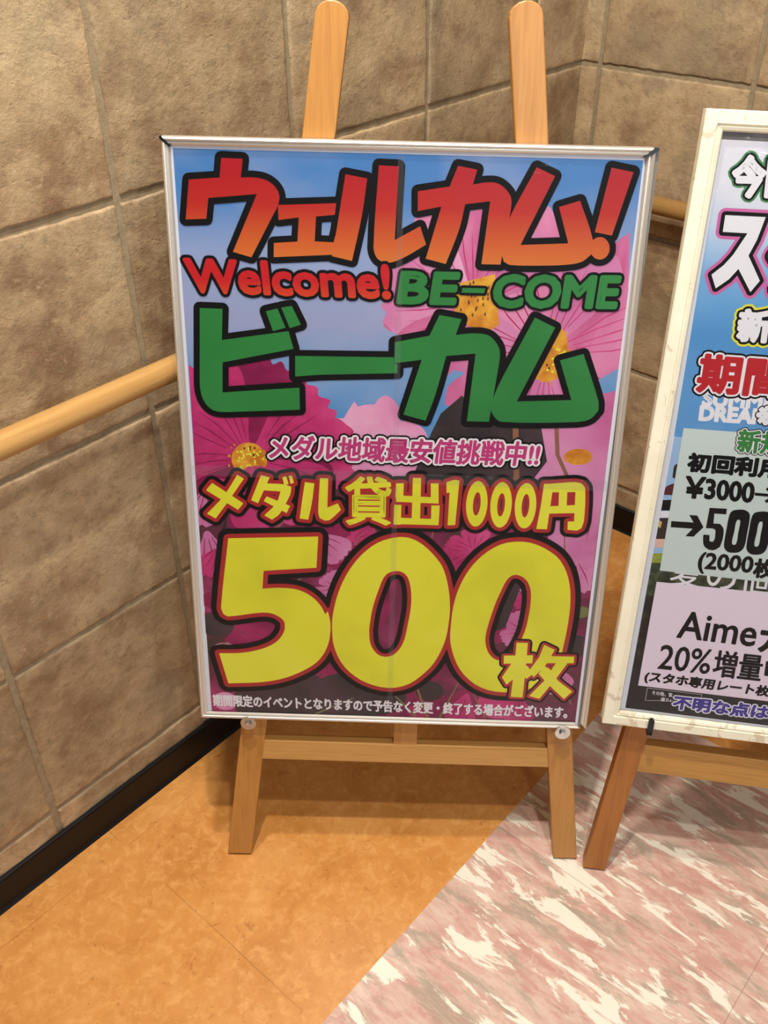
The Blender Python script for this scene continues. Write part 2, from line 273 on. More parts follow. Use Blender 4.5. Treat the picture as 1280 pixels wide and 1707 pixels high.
# ------------------------------------------------------------------ room materials
def tile_material():
    m = Mat('stone_wall_tile', rough=0.62, spec=0.35)
    v = m.coord()
    geo = m.n('NewGeometry')
    rnd = geo.outputs['Random Per Island']
    off = m.n('VectorMath', operation='ADD')
    sc = m.n('VectorMath', operation='SCALE')
    cmb = m.n('CombineXYZ')
    for i in range(3):
        m.l(rnd, cmb.inputs[i])
    m.l(cmb.outputs[0], sc.inputs[0])
    sc.inputs['Scale'].default_value = 37.0
    m.l(v, off.inputs[0])
    m.l(sc.outputs[0], off.inputs[1])
    vec = off.outputs[0]
    big = m.noise(vec, 6, 5, 0.58, 0.2)
    mid = m.noise(vec, 22, 6, 0.6, 0.25)
    fine = m.noise(vec, 130, 4, 0.7, 0.2)
    c = m.ramp(big, [(0.32, lin(140, 110, 78)), (0.44, lin(164, 134, 97)), (0.55, lin(184, 156, 116)), (0.66, lin(158, 136, 104))])
    c = m.mix(m.ramp(mid, [(0.46, g(0)), (0.66, g(0.55))]), c, lin(202, 174, 130))
    c = m.mix(m.ramp(mid, [(0.32, g(0.45)), (0.45, g(0))]), c, lin(132, 92, 62))
    grit = m.noise(vec, 75, 5, 0.7, 0.2)
    c = m.mix(m.ramp(grit, [(0.34, g(0.5)), (0.46, g(0))]), c, lin(128, 110, 78))
    c = m.mix(m.ramp(grit, [(0.60, g(0)), (0.70, g(0.5))]), c, lin(206, 180, 140))
    gry = m.noise(vec, 5, 3, 0.5, 0.0)
    c = m.mix(m.ramp(gry, [(0.52, g(0)), (0.66, g(0.45))]), c, lin(150, 136, 104))
    hs = m.n('HueSaturation')
    m.l(c, hs.inputs['Color'])
    m.l(m.math('ADD', m.math('MULTIPLY', rnd, 0.26), 0.80), hs.inputs['Value'])
    hs.inputs['Saturation'].default_value = 0.93
    m.colour(hs.outputs[0])
    h = m.math('ADD', m.math('MULTIPLY', mid, 0.6), m.math('MULTIPLY', fine, 0.36))
    # scratched, torn marks in the stone face, gathered in rough patches
    rough = m.ramp(m.noise(vec, 9, 3, 0.5), [(0.44, g(0.12)), (0.62, g(1))])
    tear = m.noise(vec, 48, 7, 0.7, 0.5)
    cut = m.ramp(tear, [(0.45, g(0)), (0.50, g(1)), (0.53, g(0.55)), (0.60, g(0.6)), (0.62, g(1))])
    h = m.math('ADD', h, m.math('MULTIPLY', m.math('MULTIPLY', cut, rough), 0.10))
    pit = m.ramp(m.noise(vec, 95, 2, 0.5), [(0.27, g(0)), (0.31, g(1))])
    h = m.math('ADD', h, m.math('MULTIPLY', pit, 0.16))
    m.bump(h, 0.0040, 0.9)
    return m.m


def grout_material():
    m = Mat('wall_grout', rough=0.85, spec=0.2)
    v = m.coord()
    m.colour(m.ramp(m.noise(v, 90, 4), [(0.3, lin(140, 124, 98)), (0.7, lin(160, 144, 116))]))
    m.bump(m.noise(v, 260, 3), 0.001, 0.5)
    return m.m


def wood_material(name, light, dark, axis='Y', rough=0.38, seed=0.0):
    m = Mat(name, rough=rough, spec=0.4)
    s = {'X': (1.2, 26, 26), 'Y': (26, 1.2, 26), 'Z': (26, 26, 1.2)}[axis]
    v = m.coord(scale=s, loc=(seed, seed * 1.7, seed * 0.6))
    a = m.noise(v, 2.2, 4, 0.55, 0.9)
    b = m.noise(v, 11, 3, 0.6, 0.2)
    c = m.ramp(a, [(0.36, dark), (0.47, light), (0.60, light), (0.72, dark)])
    c = m.mix(0.55, c, light)
    c = m.mix(m.ramp(b, [(0.45, g(0)), (0.75, g(0.45))]), c, dark)
    m.colour(c)
    m.bump(b, 0.0004, 0.4)
    return m.m


def orange_vinyl():
    m = Mat('orange_vinyl_floor', rough=0.3, spec=0.45)
    v = m.coord()
    a = m.noise(v, 9, 6, 0.65, 0.7)
    b = m.noise(v, 45, 5, 0.7, 0.5)
    c = m.ramp(a, [(0.3, lin(194, 128, 60)), (0.5, lin(208, 142, 72)), (0.7, lin(216, 154, 86))])
    c = m.mix(m.ramp(b, [(0.48, g(0)), (0.66, g(0.6))]), c, lin(230, 172, 102))
    d = m.noise(v, 30, 6, 0.75, 1.0)
    c = m.mix(m.ramp(d, [(0.30, g(0.75)), (0.40, g(0))]), c, lin(168, 102, 46))
    sp = m.noise(v, 170, 2, 0.5, 0.5)
    c = m.mix(m.ramp(sp, [(0.24, g(0.75)), (0.29, g(0))]), c, lin(130, 76, 36))
    # hairline seams between the vinyl tiles (object x runs along the wall, y away from it)
    tc = m.n('TexCoord')
    sx = m.n('SeparateXYZ')
    m.l(tc.outputs['Object'], sx.inputs[0])
    wob = m.math('MULTIPLY', m.noise(v, 12, 2), 0.004)

    def seam(o, at, pitch):
        q = m.math('ADD', m.math('ADD', o, wob), -at)
        r = m.math('PINGPONG', m.math('ADD', q, 45.7 * 0 + pitch * 20), pitch / 2)
        return m.math('LESS_THAN', r, 0.0006)
    s = m.math('MAXIMUM', seam(sx.outputs[0], -1.387, 0.457), seam(sx.outputs[1], -0.063, 0.472))
    s = m.math('MULTIPLY', s, m.ramp(m.noise(v, 7, 2), [(0.42, g(0)), (0.6, g(0.55))]))
    c = m.mix(s, c, lin(120, 70, 34))
    m.colour(c)
    m.bump(m.noise(v, 60, 4), 0.0006, 0.25)
    return m.m


def marble_floor():
    m = Mat('pink_marble_floor', rough=0.2, spec=0.5)
    v = m.coord(scale=(1.0, 0.26, 1), rot=(0, 0, 0.10))
    w1 = m.noise(v, 22, 6, 0.62, 0.5)
    v2 = m.coord(scale=(1.0, 0.25, 1), rot=(0, 0, 0.06), loc=(3.1, 1.7, 0))
    w2 = m.noise(v2, 31, 6, 0.62, 0.5)
    v3 = m.coord(scale=(1.0, 0.24, 1), rot=(0, 0, 0.13), loc=(8.3, 5.7, 0))
    w3 = m.noise(v3, 26, 7, 0.72, 0.6)
    w4 = m.noise(m.coord(scale=(1.0, 0.4, 1), loc=(5, 2, 0)), 60, 5, 0.7, 0.4)
    c = m.ramp(w1, [(0.34, lin(196, 146, 134)), (0.5, lin(208, 162, 150)), (0.62, lin(216, 184, 170))])
    c = m.mix(m.ramp(w4, [(0.44, g(0)), (0.66, g(0.75))]), c, lin(226, 204, 186))
    c = m.mix(m.ramp(w3, [(0.50, g(0)), (0.60, g(0.85))]), c, lin(170, 156, 138))
    c = m.mix(m.ramp(w2, [(0.54, g(0)), (0.575, g(0.97))]), c, lin(240, 234, 218))
    tc = m.n('TexCoord')
    sx = m.n('SeparateXYZ')
    m.l(tc.outputs['Object'], sx.inputs[0])

    def seam(o, at, pitch):
        r = m.math('PINGPONG', m.math('ADD', o, -at + pitch * 20), pitch / 2)
        return m.math('LESS_THAN', r, 0.0007)
    s = m.math('MAXIMUM', seam(sx.outputs[0], -0.929, 0.457), seam(sx.outputs[1], -0.99, 0.457))
    c = m.mix(m.math('MULTIPLY', s, 0.5), c, lin(140, 110, 96))
    m.colour(c)
    return m.m


MT_TILE, MT_GROUT = tile_material(), grout_material()
MT_BASE = Mat('black_vinyl_baseboard', rough=0.42, spec=0.25, base=lin(15, 13, 12)).m

# ------------------------------------------------------------------ room: corner at CN; the left wall runs back along -DL, the right wall along -DR
CN = Vector((0.4069, 2.0942, 0))
DL = Vector((0.656257, 0.754538, 0))
DR = Vector((-0.754538, 0.656257, 0))
UP = Vector((0, 0, 1))
ROWS = [0.118 + 0.3135 * k for k in range(-1, 9)]


def stops(a, b):
    edge = [0.0, 0.0013, 0.0038, 0.008]
    k = max(3, int((b - a - 0.016) / 0.0095))
    mid = [a + 0.008 + (b - a - 0.016) * i / k for i in range(1, k)]
    return [a + e for e in edge] + mid + [b - e for e in edge[::-1]]


def tiled_wall(name, ax, az, length, joints, seed):
    """local x runs along the wall away from the corner, y up, z out of the wall"""
    random.seed(seed)
    bm = bmesh.new()
    box(bm, -0.06 if az is not None else 0, length, 0, 2.7, -0.08, -0.004, 1)
    xs = [0.0] + joints + [length]
    gw = 0.0095 / 2
    for j in range(len(ROWS) - 1):
        y0, y1 = max(ROWS[j], 0.0), min(ROWS[j + 1], 2.7)
        for i in range(len(xs) - 1):
            x0, x1 = xs[i], xs[i + 1]
            a0 = x0 + (gw if i else 0.0)
            a1 = x1 - gw
            b0, b1 = y0 + gw, y1 - gw
            us = stops(a0, a1)
            vs_ = stops(b0, b1)
            nx, ny = len(us) - 1, len(vs_) - 1
            sd = Vector((random.uniform(-50, 50), random.uniform(-50, 50), random.uniform(-50, 50)))
            tilt = random.uniform(-0.0006, 0.0006)
            grid = []
            for p in range(ny + 1):
                row = []
                for q in range(nx + 1):
                    x, y = us[q], vs_[p]
                    u, v = (x - a0) / (a1 - a0), (y - b0) / (b1 - b0)
                    ex = min(x - a0, a1 - x)
                    ey = min(y - b0, b1 - y)
                    P = Vector((x, y, 0)) * 16 + sd
                    wob = 0.0019
                    if ex < 0.012 and not (i == 0 and q == 0):
                        x += wob * noise.noise(Vector((y * 70, sd.x + (0 if u < .5 else 9), 1)))
                    if ey < 0.012:
                        y += wob * noise.noise(Vector((x * 70, sd.y + (0 if v < .5 else 9), 2)))
                    z = 0.0016 * noise.noise(P) + 0.0009 * noise.noise(P * 3.1) + 0.0006 * abs(noise.noise(P * 8))
                    z += tilt * (u - 0.5) * 2
                    e = min(ex, ey)
                    if i == 0:
                        e = min(a1 - x, ey)
                    if q in (0, nx) or p in (0, ny):
                        z = -0.005 if not (i == 0 and q == 0) else z
                    elif e < 0.009:
                        z -= 0.0011 * (1 - e / 0.009) ** 2
                    row.append(bm.verts.new((x, y, z)))
                grid.append(row)
            for p in range(ny):
                for q in range(nx):
                    f = bm.faces.new((grid[p][q], grid[p][q + 1], grid[p + 1][q + 1], grid[p + 1][q]))
                    f.smooth = True
    me = bpy.data.meshes.new(name)
    bm.normal_update()
    bm.to_mesh(me)
    bm.free()
    o = structure(link(name, me, None, (MT_TILE, MT_GROUT)))
    z = ax.cross(UP)
    if az < 0:
        z = -z
    o.matrix_world = basis(CN, ax, UP, z)
    return o


# left wall: tiles go along -DL; outward normal points to the camera side (+x, -y)
NL = Vector((0.754538, -0.656257, 0))
NR = Vector((-0.656257, -0.754538, 0))


def place_wall(o, ax, nz):
    # keep a right-handed frame: mirror x when needed by flipping the mesh
    m = basis(CN, ax, UP, nz)
    if m.to_3x3().determinant() < 0:
        for v in o.data.vertices:
            v.co.x = -v.co.x
        o.data.flip_normals()
        m = basis(CN, -ax, UP, nz)
    o.matrix_world = m


wl = tiled_wall('wall_left', -DL, 1, 3.4, [0.18 + 0.3205 * k for k in range(10)], 3)
place_wall(wl, -DL, NL)
wr = tiled_wall('wall_right', -DR, 1, 2.8, [0.041 + 0.3195 * k for k in range(9)], 8)
place_wall(wr, -DR, NR)

# floor: orange border along both walls, pink marble beyond it; object x runs along DL, y along DR
bm = bmesh.new()
LX, RY, BW, BR = -4.2, -3.4, -0.535, -0.50


def quad(a, b, c, d, mi):
    vs = [bm.verts.new((x, y, 0)) for x, y in (a, b, c, d)]
    bm.faces.new(vs).material_index = mi


quad((LX, BW), (0.05, BW), (0.05, 0.05), (LX, 0.05), 0)
quad((BR, RY), (0.05, RY), (0.05, BW), (BR, BW), 0)
quad((LX, RY), (BR, RY), (BR, BW), (LX, BW), 1)
fl = structure(from_bm('floor', bm, None, (orange_vinyl(), marble_floor())))
if fl.data.polygons[0].normal.z < 0:
    fl.data.flip_normals()
fl.matrix_world = basis(CN, DL, DR, UP)


def baseboard(name, ax, nz, length):
    bm = bmesh.new()
    prof = [(0, 0), (0.0125, 0), (0.0105, 0.002), (0.0078, 0.006), (0.007, 0.012), (0.007, 0.062), (0.0055, 0.066), (0.003, 0.068), (0, 0.068)]
    a = CN + nz * 0.0015
    ra = [bm.verts.new(a + nz * p + UP * q) for p, q in prof]
    rb = [bm.verts.new(a + ax * length + nz * p + UP * q) for p, q in prof]
    k = len(prof)
    for i in range(k):
        bm.faces.new((ra[i], ra[(i + 1) % k], rb[(i + 1) % k], rb[i]))
    bm.faces.new(ra)
    bm.faces.new(rb[::-1])
    return structure(from_bm(name, bm, None, (MT_BASE,)))


baseboard('baseboard_left', -DL, NL, 3.4)
baseboard('baseboard_right', -DR, NR, 2.8)

# ------------------------------------------------------------------ wooden handrail round the corner
MT_RAIL = wood_material('handrail_wood', lin(190, 148, 90), lin(170, 124, 68), 'Z', 0.36)
MT_BRKT = flat('handrail_bracket_metal', 120, 104, 80, 0.4, metal=0.8)
hr = thing('handrail', 'round pale wooden handrail fixed along the stone-tiled walls behind the signs', 'handrail', Matrix.Translation(CN + NL * 0.0 + UP * 0.83))


def dowel(name, p, q, r):
    p, q = Vector(p), Vector(q)
    bm = bmesh.new()
    L = (q - p).length
    cylinder(bm, (0, 0, 0), (0, 0, L), r, 32)
    o = from_bm(name, bm, hr, (MT_RAIL,))
    o.matrix_world = Matrix.Translation(p) @ (q - p).to_track_quat('Z', 'Y').to_matrix().to_4x4()
    return o


HZ = 0.832
inner = CN + (NL + NR) * 0.055
cl, crr = inner - DL * 0.05, inner - DR * 0.05
dowel('rail', Vector((*(CN + NL * 0.055 - DL * 3.2).xy, HZ)), Vector((*cl.xy, HZ)), 0.0178)
dowel('rail', Vector((*(CN + NR * 0.055 - DR * 2.6).xy, HZ - 0.007)), Vector((*crr.xy, HZ)), 0.0178)
bm = bmesh.new()
path = []
for i in range(9):
    s_ = i / 8
    a, b, c = Vector((*cl.xy, HZ)), Vector((*inner.xy, HZ)), Vector((*crr.xy, HZ))
    path.append(a * (1 - s_) ** 2 + b * 2 * s_ * (1 - s_) + c * s_ ** 2)
rings = []
for i, p in enumerate(path):
    d = (path[min(i + 1, 8)] - path[max(i - 1, 0)]).normalized()
    sd = d.cross(UP)
    rings.append([bm.verts.new(p + (sd * math.cos(2 * math.pi * k / 24) + UP * math.sin(2 * math.pi * k / 24)) * 0.0178) for k in range(24)])
for i in range(8):
    for k in range(24):
        bm.faces.new((rings[i][k], rings[i][(k + 1) % 24], rings[i + 1][(k + 1) % 24], rings[i + 1][k])).smooth = True
o = from_bm('corner_elbow', bm, hr, (MT_RAIL,))
o.matrix_parent_inverse = hr.matrix_world.inverted()
for base, ax, nz in ((CN, DL, NL), (CN, DR, NR)):
    for s_ in ((0.55, 2.3) if ax is DL else (0.62, 1.9)):
        w = base - ax * s_
        bm = bmesh.new()
        z0 = HZ - 0.006
        cylinder(bm, w + nz * 0.002 + UP * (z0 - 0.045), w + nz * 0.008 + UP * (z0 - 0.045), 0.022, 20)
        cylinder(bm, w + nz * 0.008 + UP * (z0 - 0.045), w + nz * 0.055 + UP * (z0 - 0.042), 0.006, 14)
        cylinder(bm, w + nz * 0.055 + UP * (z0 - 0.047), w + nz * 0.055 + UP * (z0 - 0.012), 0.006, 14)
        o = from_bm('bracket', bm, hr, (MT_BRKT,))
        o.matrix_parent_inverse = hr.matrix_world.inverted()

# ------------------------------------------------------------------ printed sheets: layered flat shapes in one mesh
class Sheet:
    def __init__(self):
        self.v, self.f, self.mi, self.k = [], [], [], 0

    def jit(self):
        self.k += 1
        return (self.k % 40) * 3e-7

    def poly(self, pts, z, mi, jitter=True):
        """pts in millimetres"""
        z = z + (self.jit() if jitter else 0.0)
        b = len(self.v)
        self.v += [(x / 1000, y / 1000, z) for x, y in pts]
        self.f.append(list(range(b, b + len(pts))))
        self.mi.append(mi)

    def stroke(self, edges, r, z, mi, discs=None, seg=10):
        """a round pen of radius r (mm) along the edges"""
        for (x0, y0), (x1, y1) in edges:
            dx, dy = x1 - x0, y1 - y0
            L = math.hypot(dx, dy)
            if L < 1e-6:
                continue
            a = math.atan2(dy, dx)
            h = seg // 2
            pts = [(x1 + r * math.cos(a - math.pi / 2 + math.pi * i / h), y1 + r * math.sin(a - math.pi / 2 + math.pi * i / h)) for i in range(h + 1)]
            pts += [(x0 + r * math.cos(a + math.pi / 2 + math.pi * i / h), y0 + r * math.sin(a + math.pi / 2 + math.pi * i / h)) for i in range(h + 1)]
            self.poly(pts, z, mi)

    def outline(self, pts, r, z, mi, seg=14):
        self.stroke([(pts[i], pts[(i + 1) % len(pts)]) for i in range(len(pts))], r, z, mi, seg=seg)

    def ring(self, outer, inner, z, mi):
        """flat band between two closed outlines: bridged by nearest angle"""
        cx = sum(p[0] for p in inner) / len(inner)
        cy = sum(p[1] for p in inner) / len(inner)
        k = 72

        def ray(poly, a):
            best = None
            dx, dy = math.cos(a), math.sin(a)
            for i in range(len(poly)):
                (x0, y0), (x1, y1) = poly[i], poly[(i + 1) % len(poly)]
                ex, ey = x1 - x0, y1 - y0
                den = dx * ey - dy * ex
                if abs(den) < 1e-9:
                    continue
                s = ((x0 - cx) * ey - (y0 - cy) * ex) / den
                t = ((x0 - cx) * dy - (y0 - cy) * dx) / den
                if s > 0 and -1e-6 <= t <= 1 + 1e-6 and (best is None or s > best):
                    best = s
            return (cx + dx * best, cy + dy * best)
        A = [ray(outer, 2 * math.pi * i / k) for i in range(k)]
        B = [ray(inner, 2 * math.pi * i / k) for i in range(k)]
        for i in range(k):
            j = (i + 1) % k
            self.poly([A[i], A[j], B[j], B[i]], z, mi)

    def letter(self, s, tl, tr, bl, layers):
        """a line of print fitted to the parallelogram tl, tr, bl; layers: (pen radius mm, z, material)"""
        vs, fs, es = glyphs(s)
        x0, x1 = min(p[0] for p in vs), max(p[0] for p in vs)
        y0, y1 = min(p[1] for p in vs), max(p[1] for p in vs)

        def T(p):
            u, w = (p[0] - x0) / (x1 - x0), (y1 - p[1]) / (y1 - y0)
            return (tl[0] + (tr[0] - tl[0]) * u + (bl[0] - tl[0]) * w, tl[1] + (tr[1] - tl[1]) * u + (bl[1] - tl[1]) * w)
        q = [T(p) for p in vs]
        edges = [(q[a], q[b]) for a, b in es]
        for r, z, mi in layers:
            if r > 0:
                self.stroke(edges, r, z, mi, seg=8)
            for f in fs:
                self.poly([q[i] for i in f], z, mi)

    def build(self, name, mats, parent, z=0.0):
        me = bpy.data.meshes.new(name)
        me.from_pydata(self.v, [], self.f)
        me.polygons.foreach_set('material_index', self.mi)
        me.update()
        bm = bmesh.new()
        bm.from_mesh(me)
        for f in bm.faces:
            if f.normal.z < 0:
                f.normal_flip()
        bm.to_mesh(me)
        bm.free()
        o = link(name, me, parent, mats)
        o.location = (0, 0, z)
        return o


_glyphs = {}


def glyphs(s):
    if s in _glyphs:
        return _glyphs[s]
    cu = bpy.data.curves.new('t', 'FONT')
    cu.body = s
    cu.fill_mode = 'FRONT'
    cu.resolution_u = 3
    o = bpy.data.objects.new('t', cu)
    COL.objects.link(o)
    dg = bpy.context.evaluated_depsgraph_get()
    ev = o.evaluated_get(dg)
    me = ev.to_mesh()
    vs = [(v.co.x, v.co.y) for v in me.vertices]
    fs = [tuple(p.vertices) for p in me.polygons]
    cnt = {}
    for p in me.polygons:
        for e in p.edge_keys:
            cnt[e] = cnt.get(e, 0) + 1
    es = [e for e, c in cnt.items() if c == 1]
    ev.to_mesh_clear()
    bpy.data.objects.remove(o)
    bpy.data.curves.remove(cu)
    _glyphs[s] = (vs, fs, es)
    return _glyphs[s]


def smooth(pts, limit=42.0, k=4):
    """round off the gentle corners of an outline, keep the sharp ones"""
    n_ = len(pts)
    P = [Vector(p) for p in pts]
    E = [P[(i + 1) % n_] - P[i] for i in range(n_)]
    tin, tout = [], []
    for i in range(n_):
        a, b = E[i - 1], E[i]
        if a.length < 1e-6 or b.length < 1e-6 or math.degrees(a.angle(b)) > limit:
            tin.append(a.normalized() if a.length else a)
            tout.append(b.normalized() if b.length else b)
        else:
            t = (a.normalized() * a.length + b.normalized() * b.length).normalized()
            tin.append(t)
            tout.append(t)
    out = []
    for i in range(n_):
        j = (i + 1) % n_
        L = E[i].length
        m0, m1 = tout[i] * L, tin[j] * L
        straight = abs(m0.normalized().dot(E[i].normalized())) > 0.9995 and abs(m1.normalized().dot(E[i].normalized())) > 0.9995 if L > 1e-6 else True
        for q in range(1 if straight else k):
            t = q / k
            h = (2 * t ** 3 - 3 * t ** 2 + 1, t ** 3 - 2 * t ** 2 + t, -2 * t ** 3 + 3 * t ** 2, t ** 3 - t ** 2)
            v = P[i] * h[0] + m0 * h[1] + P[j] * h[2] + m1 * h[3]
            out.append((v.x, v.y))
    return out


RED, GRN, FIVE = [smooth(p) for p in RED], [smooth(p) for p in GRN], [smooth(p) for p in FIVE]
ZERO = [[smooth(o, 80), smooth(i, 80)] for o, i in ZERO]
MED = [smooth(p, 35) for p in MED]


def ellipse(cx, cy, rx, ry, k=28, rot=0.0):
    c, s = math.cos(rot), math.sin(rot)
    r = []
    for i in range(k):
        a = 2 * math.pi * i / k
        x, y = rx * math.cos(a), ry * math.sin(a)
        r.append((cx + x * c - y * s, cy + x * s + y * c))
    return r


def clip(pts, x0, x1, y0, y1):
    def cut(p, ins, cross):
        out = []
        for i in range(len(p)):
            a, b = p[i], p[(i + 1) % len(p)]
            if ins(a):
                out.append(a)
            if ins(a) != ins(b):
                out.append(cross(a, b))
        return out
    ix = lambda X: (lambda a, b: (X, a[1] + (b[1] - a[1]) * (X - a[0]) / (b[0] - a[0])))
    iy = lambda Y: (lambda a, b: (a[0] + (b[0] - a[0]) * (Y - a[1]) / (b[1] - a[1]), Y))
    for ins, cr in ((lambda a: a[0] >= x0, ix(x0)), (lambda a: a[0] <= x1, ix(x1)), (lambda a: a[1] >= y0, iy(y0)), (lambda a: a[1] <= y1, iy(y1))):
        pts = cut(pts, ins, cr) if pts else pts
    return pts


# print inks -----------------------------------------------------------------
INKR = 0.42


def vramp(name, stops, y0, y1, vary=None):
    """printed colour blend that runs down the sheet (object y in metres)"""
    m = Mat(name, rough=INKR, spec=0.35)
    tc = m.n('TexCoord')
    sx = m.n('SeparateXYZ')
    m.l(tc.outputs['Object'], sx.inputs[0])
    f = m.math('DIVIDE', m.math('SUBTRACT', sx.outputs[1], y0), y1 - y0)
    c = m.ramp(f, stops)
    if vary:
        amt, col, sc = vary
        c = m.mix(m.ramp(m.noise(m.coord(), sc, 3, 0.5, 0.3), [(0.45, g(0)), (0.75, g(amt))]), c, col)
    m.colour(c)
    return m.m


def blotch(name, a, b, c2, scale, stretch=(1, 1, 1), dist=0.4):
    m = Mat(name, rough=INKR, spec=0.35)
    m.colour(m.ramp(m.noise(m.coord(scale=stretch), scale, 4, 0.55, dist), [(0.34, a), (0.5, b), (0.66, c2)]))
    return m.m


INK = flat('black_ink', 19, 18, 19, 0.5, spec=0.2)
WHITE = flat('white_paper', 234, 236, 244, INKR)

# ------------------------------------------------------------------ sign frames
def frame_rail(name, A, B, din, prof, parent, mat, shift=None):
    """rail from outer corner A to outer corner B (local xy), profile = (distance inward, z), mitred ends"""
    A, B = Vector(A), Vector(B)
    d = (B - A).normalized()
    inn = Vector(din)
    bm = bmesh.new()
    steps = 1 if shift is None else 14
    rings = []
    for i in range(steps + 1):
        f = i / steps
        ring = []
        for p, z in prof:
            a, b = A + d * p + inn * p, B - d * p + inn * p
            q = a.lerp(b, f)
            if shift is not None:
                q = q - inn * shift(f)
            ring.append(bm.verts.new((q.x, q.y, z)))
        rings.append(ring)
    k = len(prof)
    for i in range(steps):
        for j in range(k):
            bm.faces.new((rings[i][j], rings[i][(j + 1) % k], rings[i + 1][(j + 1) % k], rings[i + 1][j]))
    bm.faces.new(rings[0])
    bm.faces.new(rings[-1][::-1])
    return from_bm(name, bm, parent, (mat,))


def clear_material(name, rough, amount, bumpscale, bumpdist):
    m = Mat(name)
    out = m.t.nodes['Material Output']
    m.t.nodes.remove(m.b)
    tr = m.n('BsdfTransparent')
    tr.inputs[0].default_value = (0.98, 0.98, 0.985, 1)
    gl = m.n('BsdfGlossy')
    gl.inputs['Roughness'].default_value = rough
    fr = m.n('LayerWeight')
    fr.inputs[0].default_value = 0.22
    mx = m.n('MixShader')
    f = m.math('ADD', m.math('MULTIPLY', fr.outputs['Fresnel'], amount), 0.004, True)
    m.l(f, mx.inputs[0])
    m.l(tr.outputs[0], mx.inputs[1])
    m.l(gl.outputs[0], mx.inputs[2])
    v = m.coord()
    bp = m.n('Bump')
    bp.inputs['Distance'].default_value = bumpdist
    bp.inputs['Strength'].default_value = 1.0
    h = m.math('ADD', m.noise(v, bumpscale, 3, 0.5, 0.6), m.math('MULTIPLY', m.noise(v, bumpscale * 9, 4, 0.6, 1.4), 0.12))
    m.l(h, bp.inputs['Height'])
    m.l(bp.outputs[0], gl.inputs['Normal'])
    m.l(mx.outputs[0], out.inputs[0])
    return m.m


# ================================================================== sign 1: welcome poster in an aluminium frame
W1, H1 = 0.604, 0.8628
SG1 = basis((0.00797, 1.02098, 0.29489), Vector((0.999399, -0.027209, -0.02148)), Vector((0.026591, 0.204171, 0.978574)), Vector((-0.02224, -0.978557, 0.204772)))
sign1 = thing('poster_sign', 'silver-framed poster of pink flowers with large red and green lettering, 500 in yellow', 'sign', SG1)
MT_ALU = Mat('brushed_aluminium', rough=0.36, metal=0.65, base=lin(214, 208, 198)).m
MT_CHAN = flat('grey_frame_channel', 120, 120, 118, 0.5)
PRO = [(0, -0.018), (0, -0.004), (0.0012, -0.0012), (0.0032, 0.0), (0.005, -0.0006), (0.0058, -0.0022), (0.0066, -0.0018), (0.0086, -0.0020), (0.0104, -0.0034), (0.0108, -0.0046), (0.0108, -0.0052), (0.004, -0.006), (0.004, -0.018)]
hw = W1 / 2
frame_rail('frame_rail', (-hw, H1), (hw, H1), (0, -1), PRO, sign1, MT_ALU)
frame_rail('frame_rail', (hw, 0), (-hw, 0), (0, 1), PRO, sign1, MT_ALU)
frame_rail('frame_rail', (-hw, 0), (-hw, H1), (1, 0), PRO, sign1, MT_ALU)
# the right rail has sprung open a little and shows the grey channel under it
frame_rail('frame_rail', (hw, H1), (hw, 0), (-1, 0), PRO, sign1, MT_ALU,
           shift=lambda f: 0.0015 + 0.0085 * math.sin(math.pi * min(1, f ** 1.25) * 0.62))
bm = bmesh.new()
box(bm, -hw + 0.004, hw + 0.006, 0.004, H1 - 0.004, -0.0178, -0.0072)
from_bm('backing_board', bm, sign1, (MT_CHAN,))
MT_BLACK = flat('black_plastic', 16, 16, 17, 0.35)
for sx_ in (-1, 1):
    bm = bmesh.new()
    p = [(sx_ * (hw - 0.0005), H1 + 0.0004), (sx_ * (hw - 0.0125), H1 - 0.0112), (sx_ * (hw - 0.0105), H1 - 0.0125), (sx_ * (hw + (0.004 if sx_ > 0 else 0.0008)), H1 - 0.0035), (sx_ * (hw + (0.004 if sx_ > 0 else 0.0008)), H1 - 0.0005)]
    prism(bm, p, -0.016, -0.0008 + 0.0012)
    from_bm('corner_cap', bm, sign1, (MT_BLACK,))['label'] = 'black plastic corner cap'

M1 = []


def mat1(m):
    M1.append(m)
    return len(M1) - 1


paper = mat1(WHITE)
sky = mat1(vramp('printed_sky', [(0.0, lin(92, 150, 205)), (0.10, lin(104, 156, 208)), (0.35, lin(158, 168, 205)), (0.62, lin(150, 170, 212)), (0.82, lin(84, 138, 200)), (1.0, lin(72, 130, 194))], 0.52, 0.85, (0.5, lin(176, 184, 214), 7)))
ground = mat1(blotch('printed_dark_blooms', lin(70, 56, 52), lin(120, 40, 74), lin(176, 62, 116), 9))
pinkA = mat1(blotch('printed_pink_petal', lin(196, 84, 138), lin(220, 126, 172), lin(232, 158, 194), 9, (1, 0.4, 1)))
pinkB = mat1(blotch('printed_pale_petal', lin(216, 130, 178), lin(232, 160, 198), lin(238, 184, 212), 8))
mag = mat1(blotch('printed_magenta_petal', lin(170, 34, 92), lin(200, 56, 120), lin(216, 82, 142), 10))
magd = mat1(blotch('printed_deep_magenta_petal', lin(112, 22, 66), lin(146, 30, 84), lin(174, 44, 102), 10))
vein = mat1(flat('printed_petal_vein', 158, 40, 96, INKR))
orange = mat1(blotch('printed_flower_centre', lin(200, 124, 34), lin(222, 152, 48), lin(236, 180, 62), 40))
brown = mat1(flat('printed_anther', 110, 56, 24, INKR))
olive = mat1(blotch('printed_shade', lin(44, 40, 40), lin(62, 52, 54), lin(84, 62, 70), 8))
stem = mat1(flat('printed_stem', 146, 100, 74, INKR))
leaf = mat1(flat('printed_leaf', 118, 122, 70, INKR))
pinkC = mat1(blotch('printed_lilac_petal', lin(200, 104, 156), lin(214, 130, 178), lin(222, 150, 192), 7))
ink = mat1(INK)
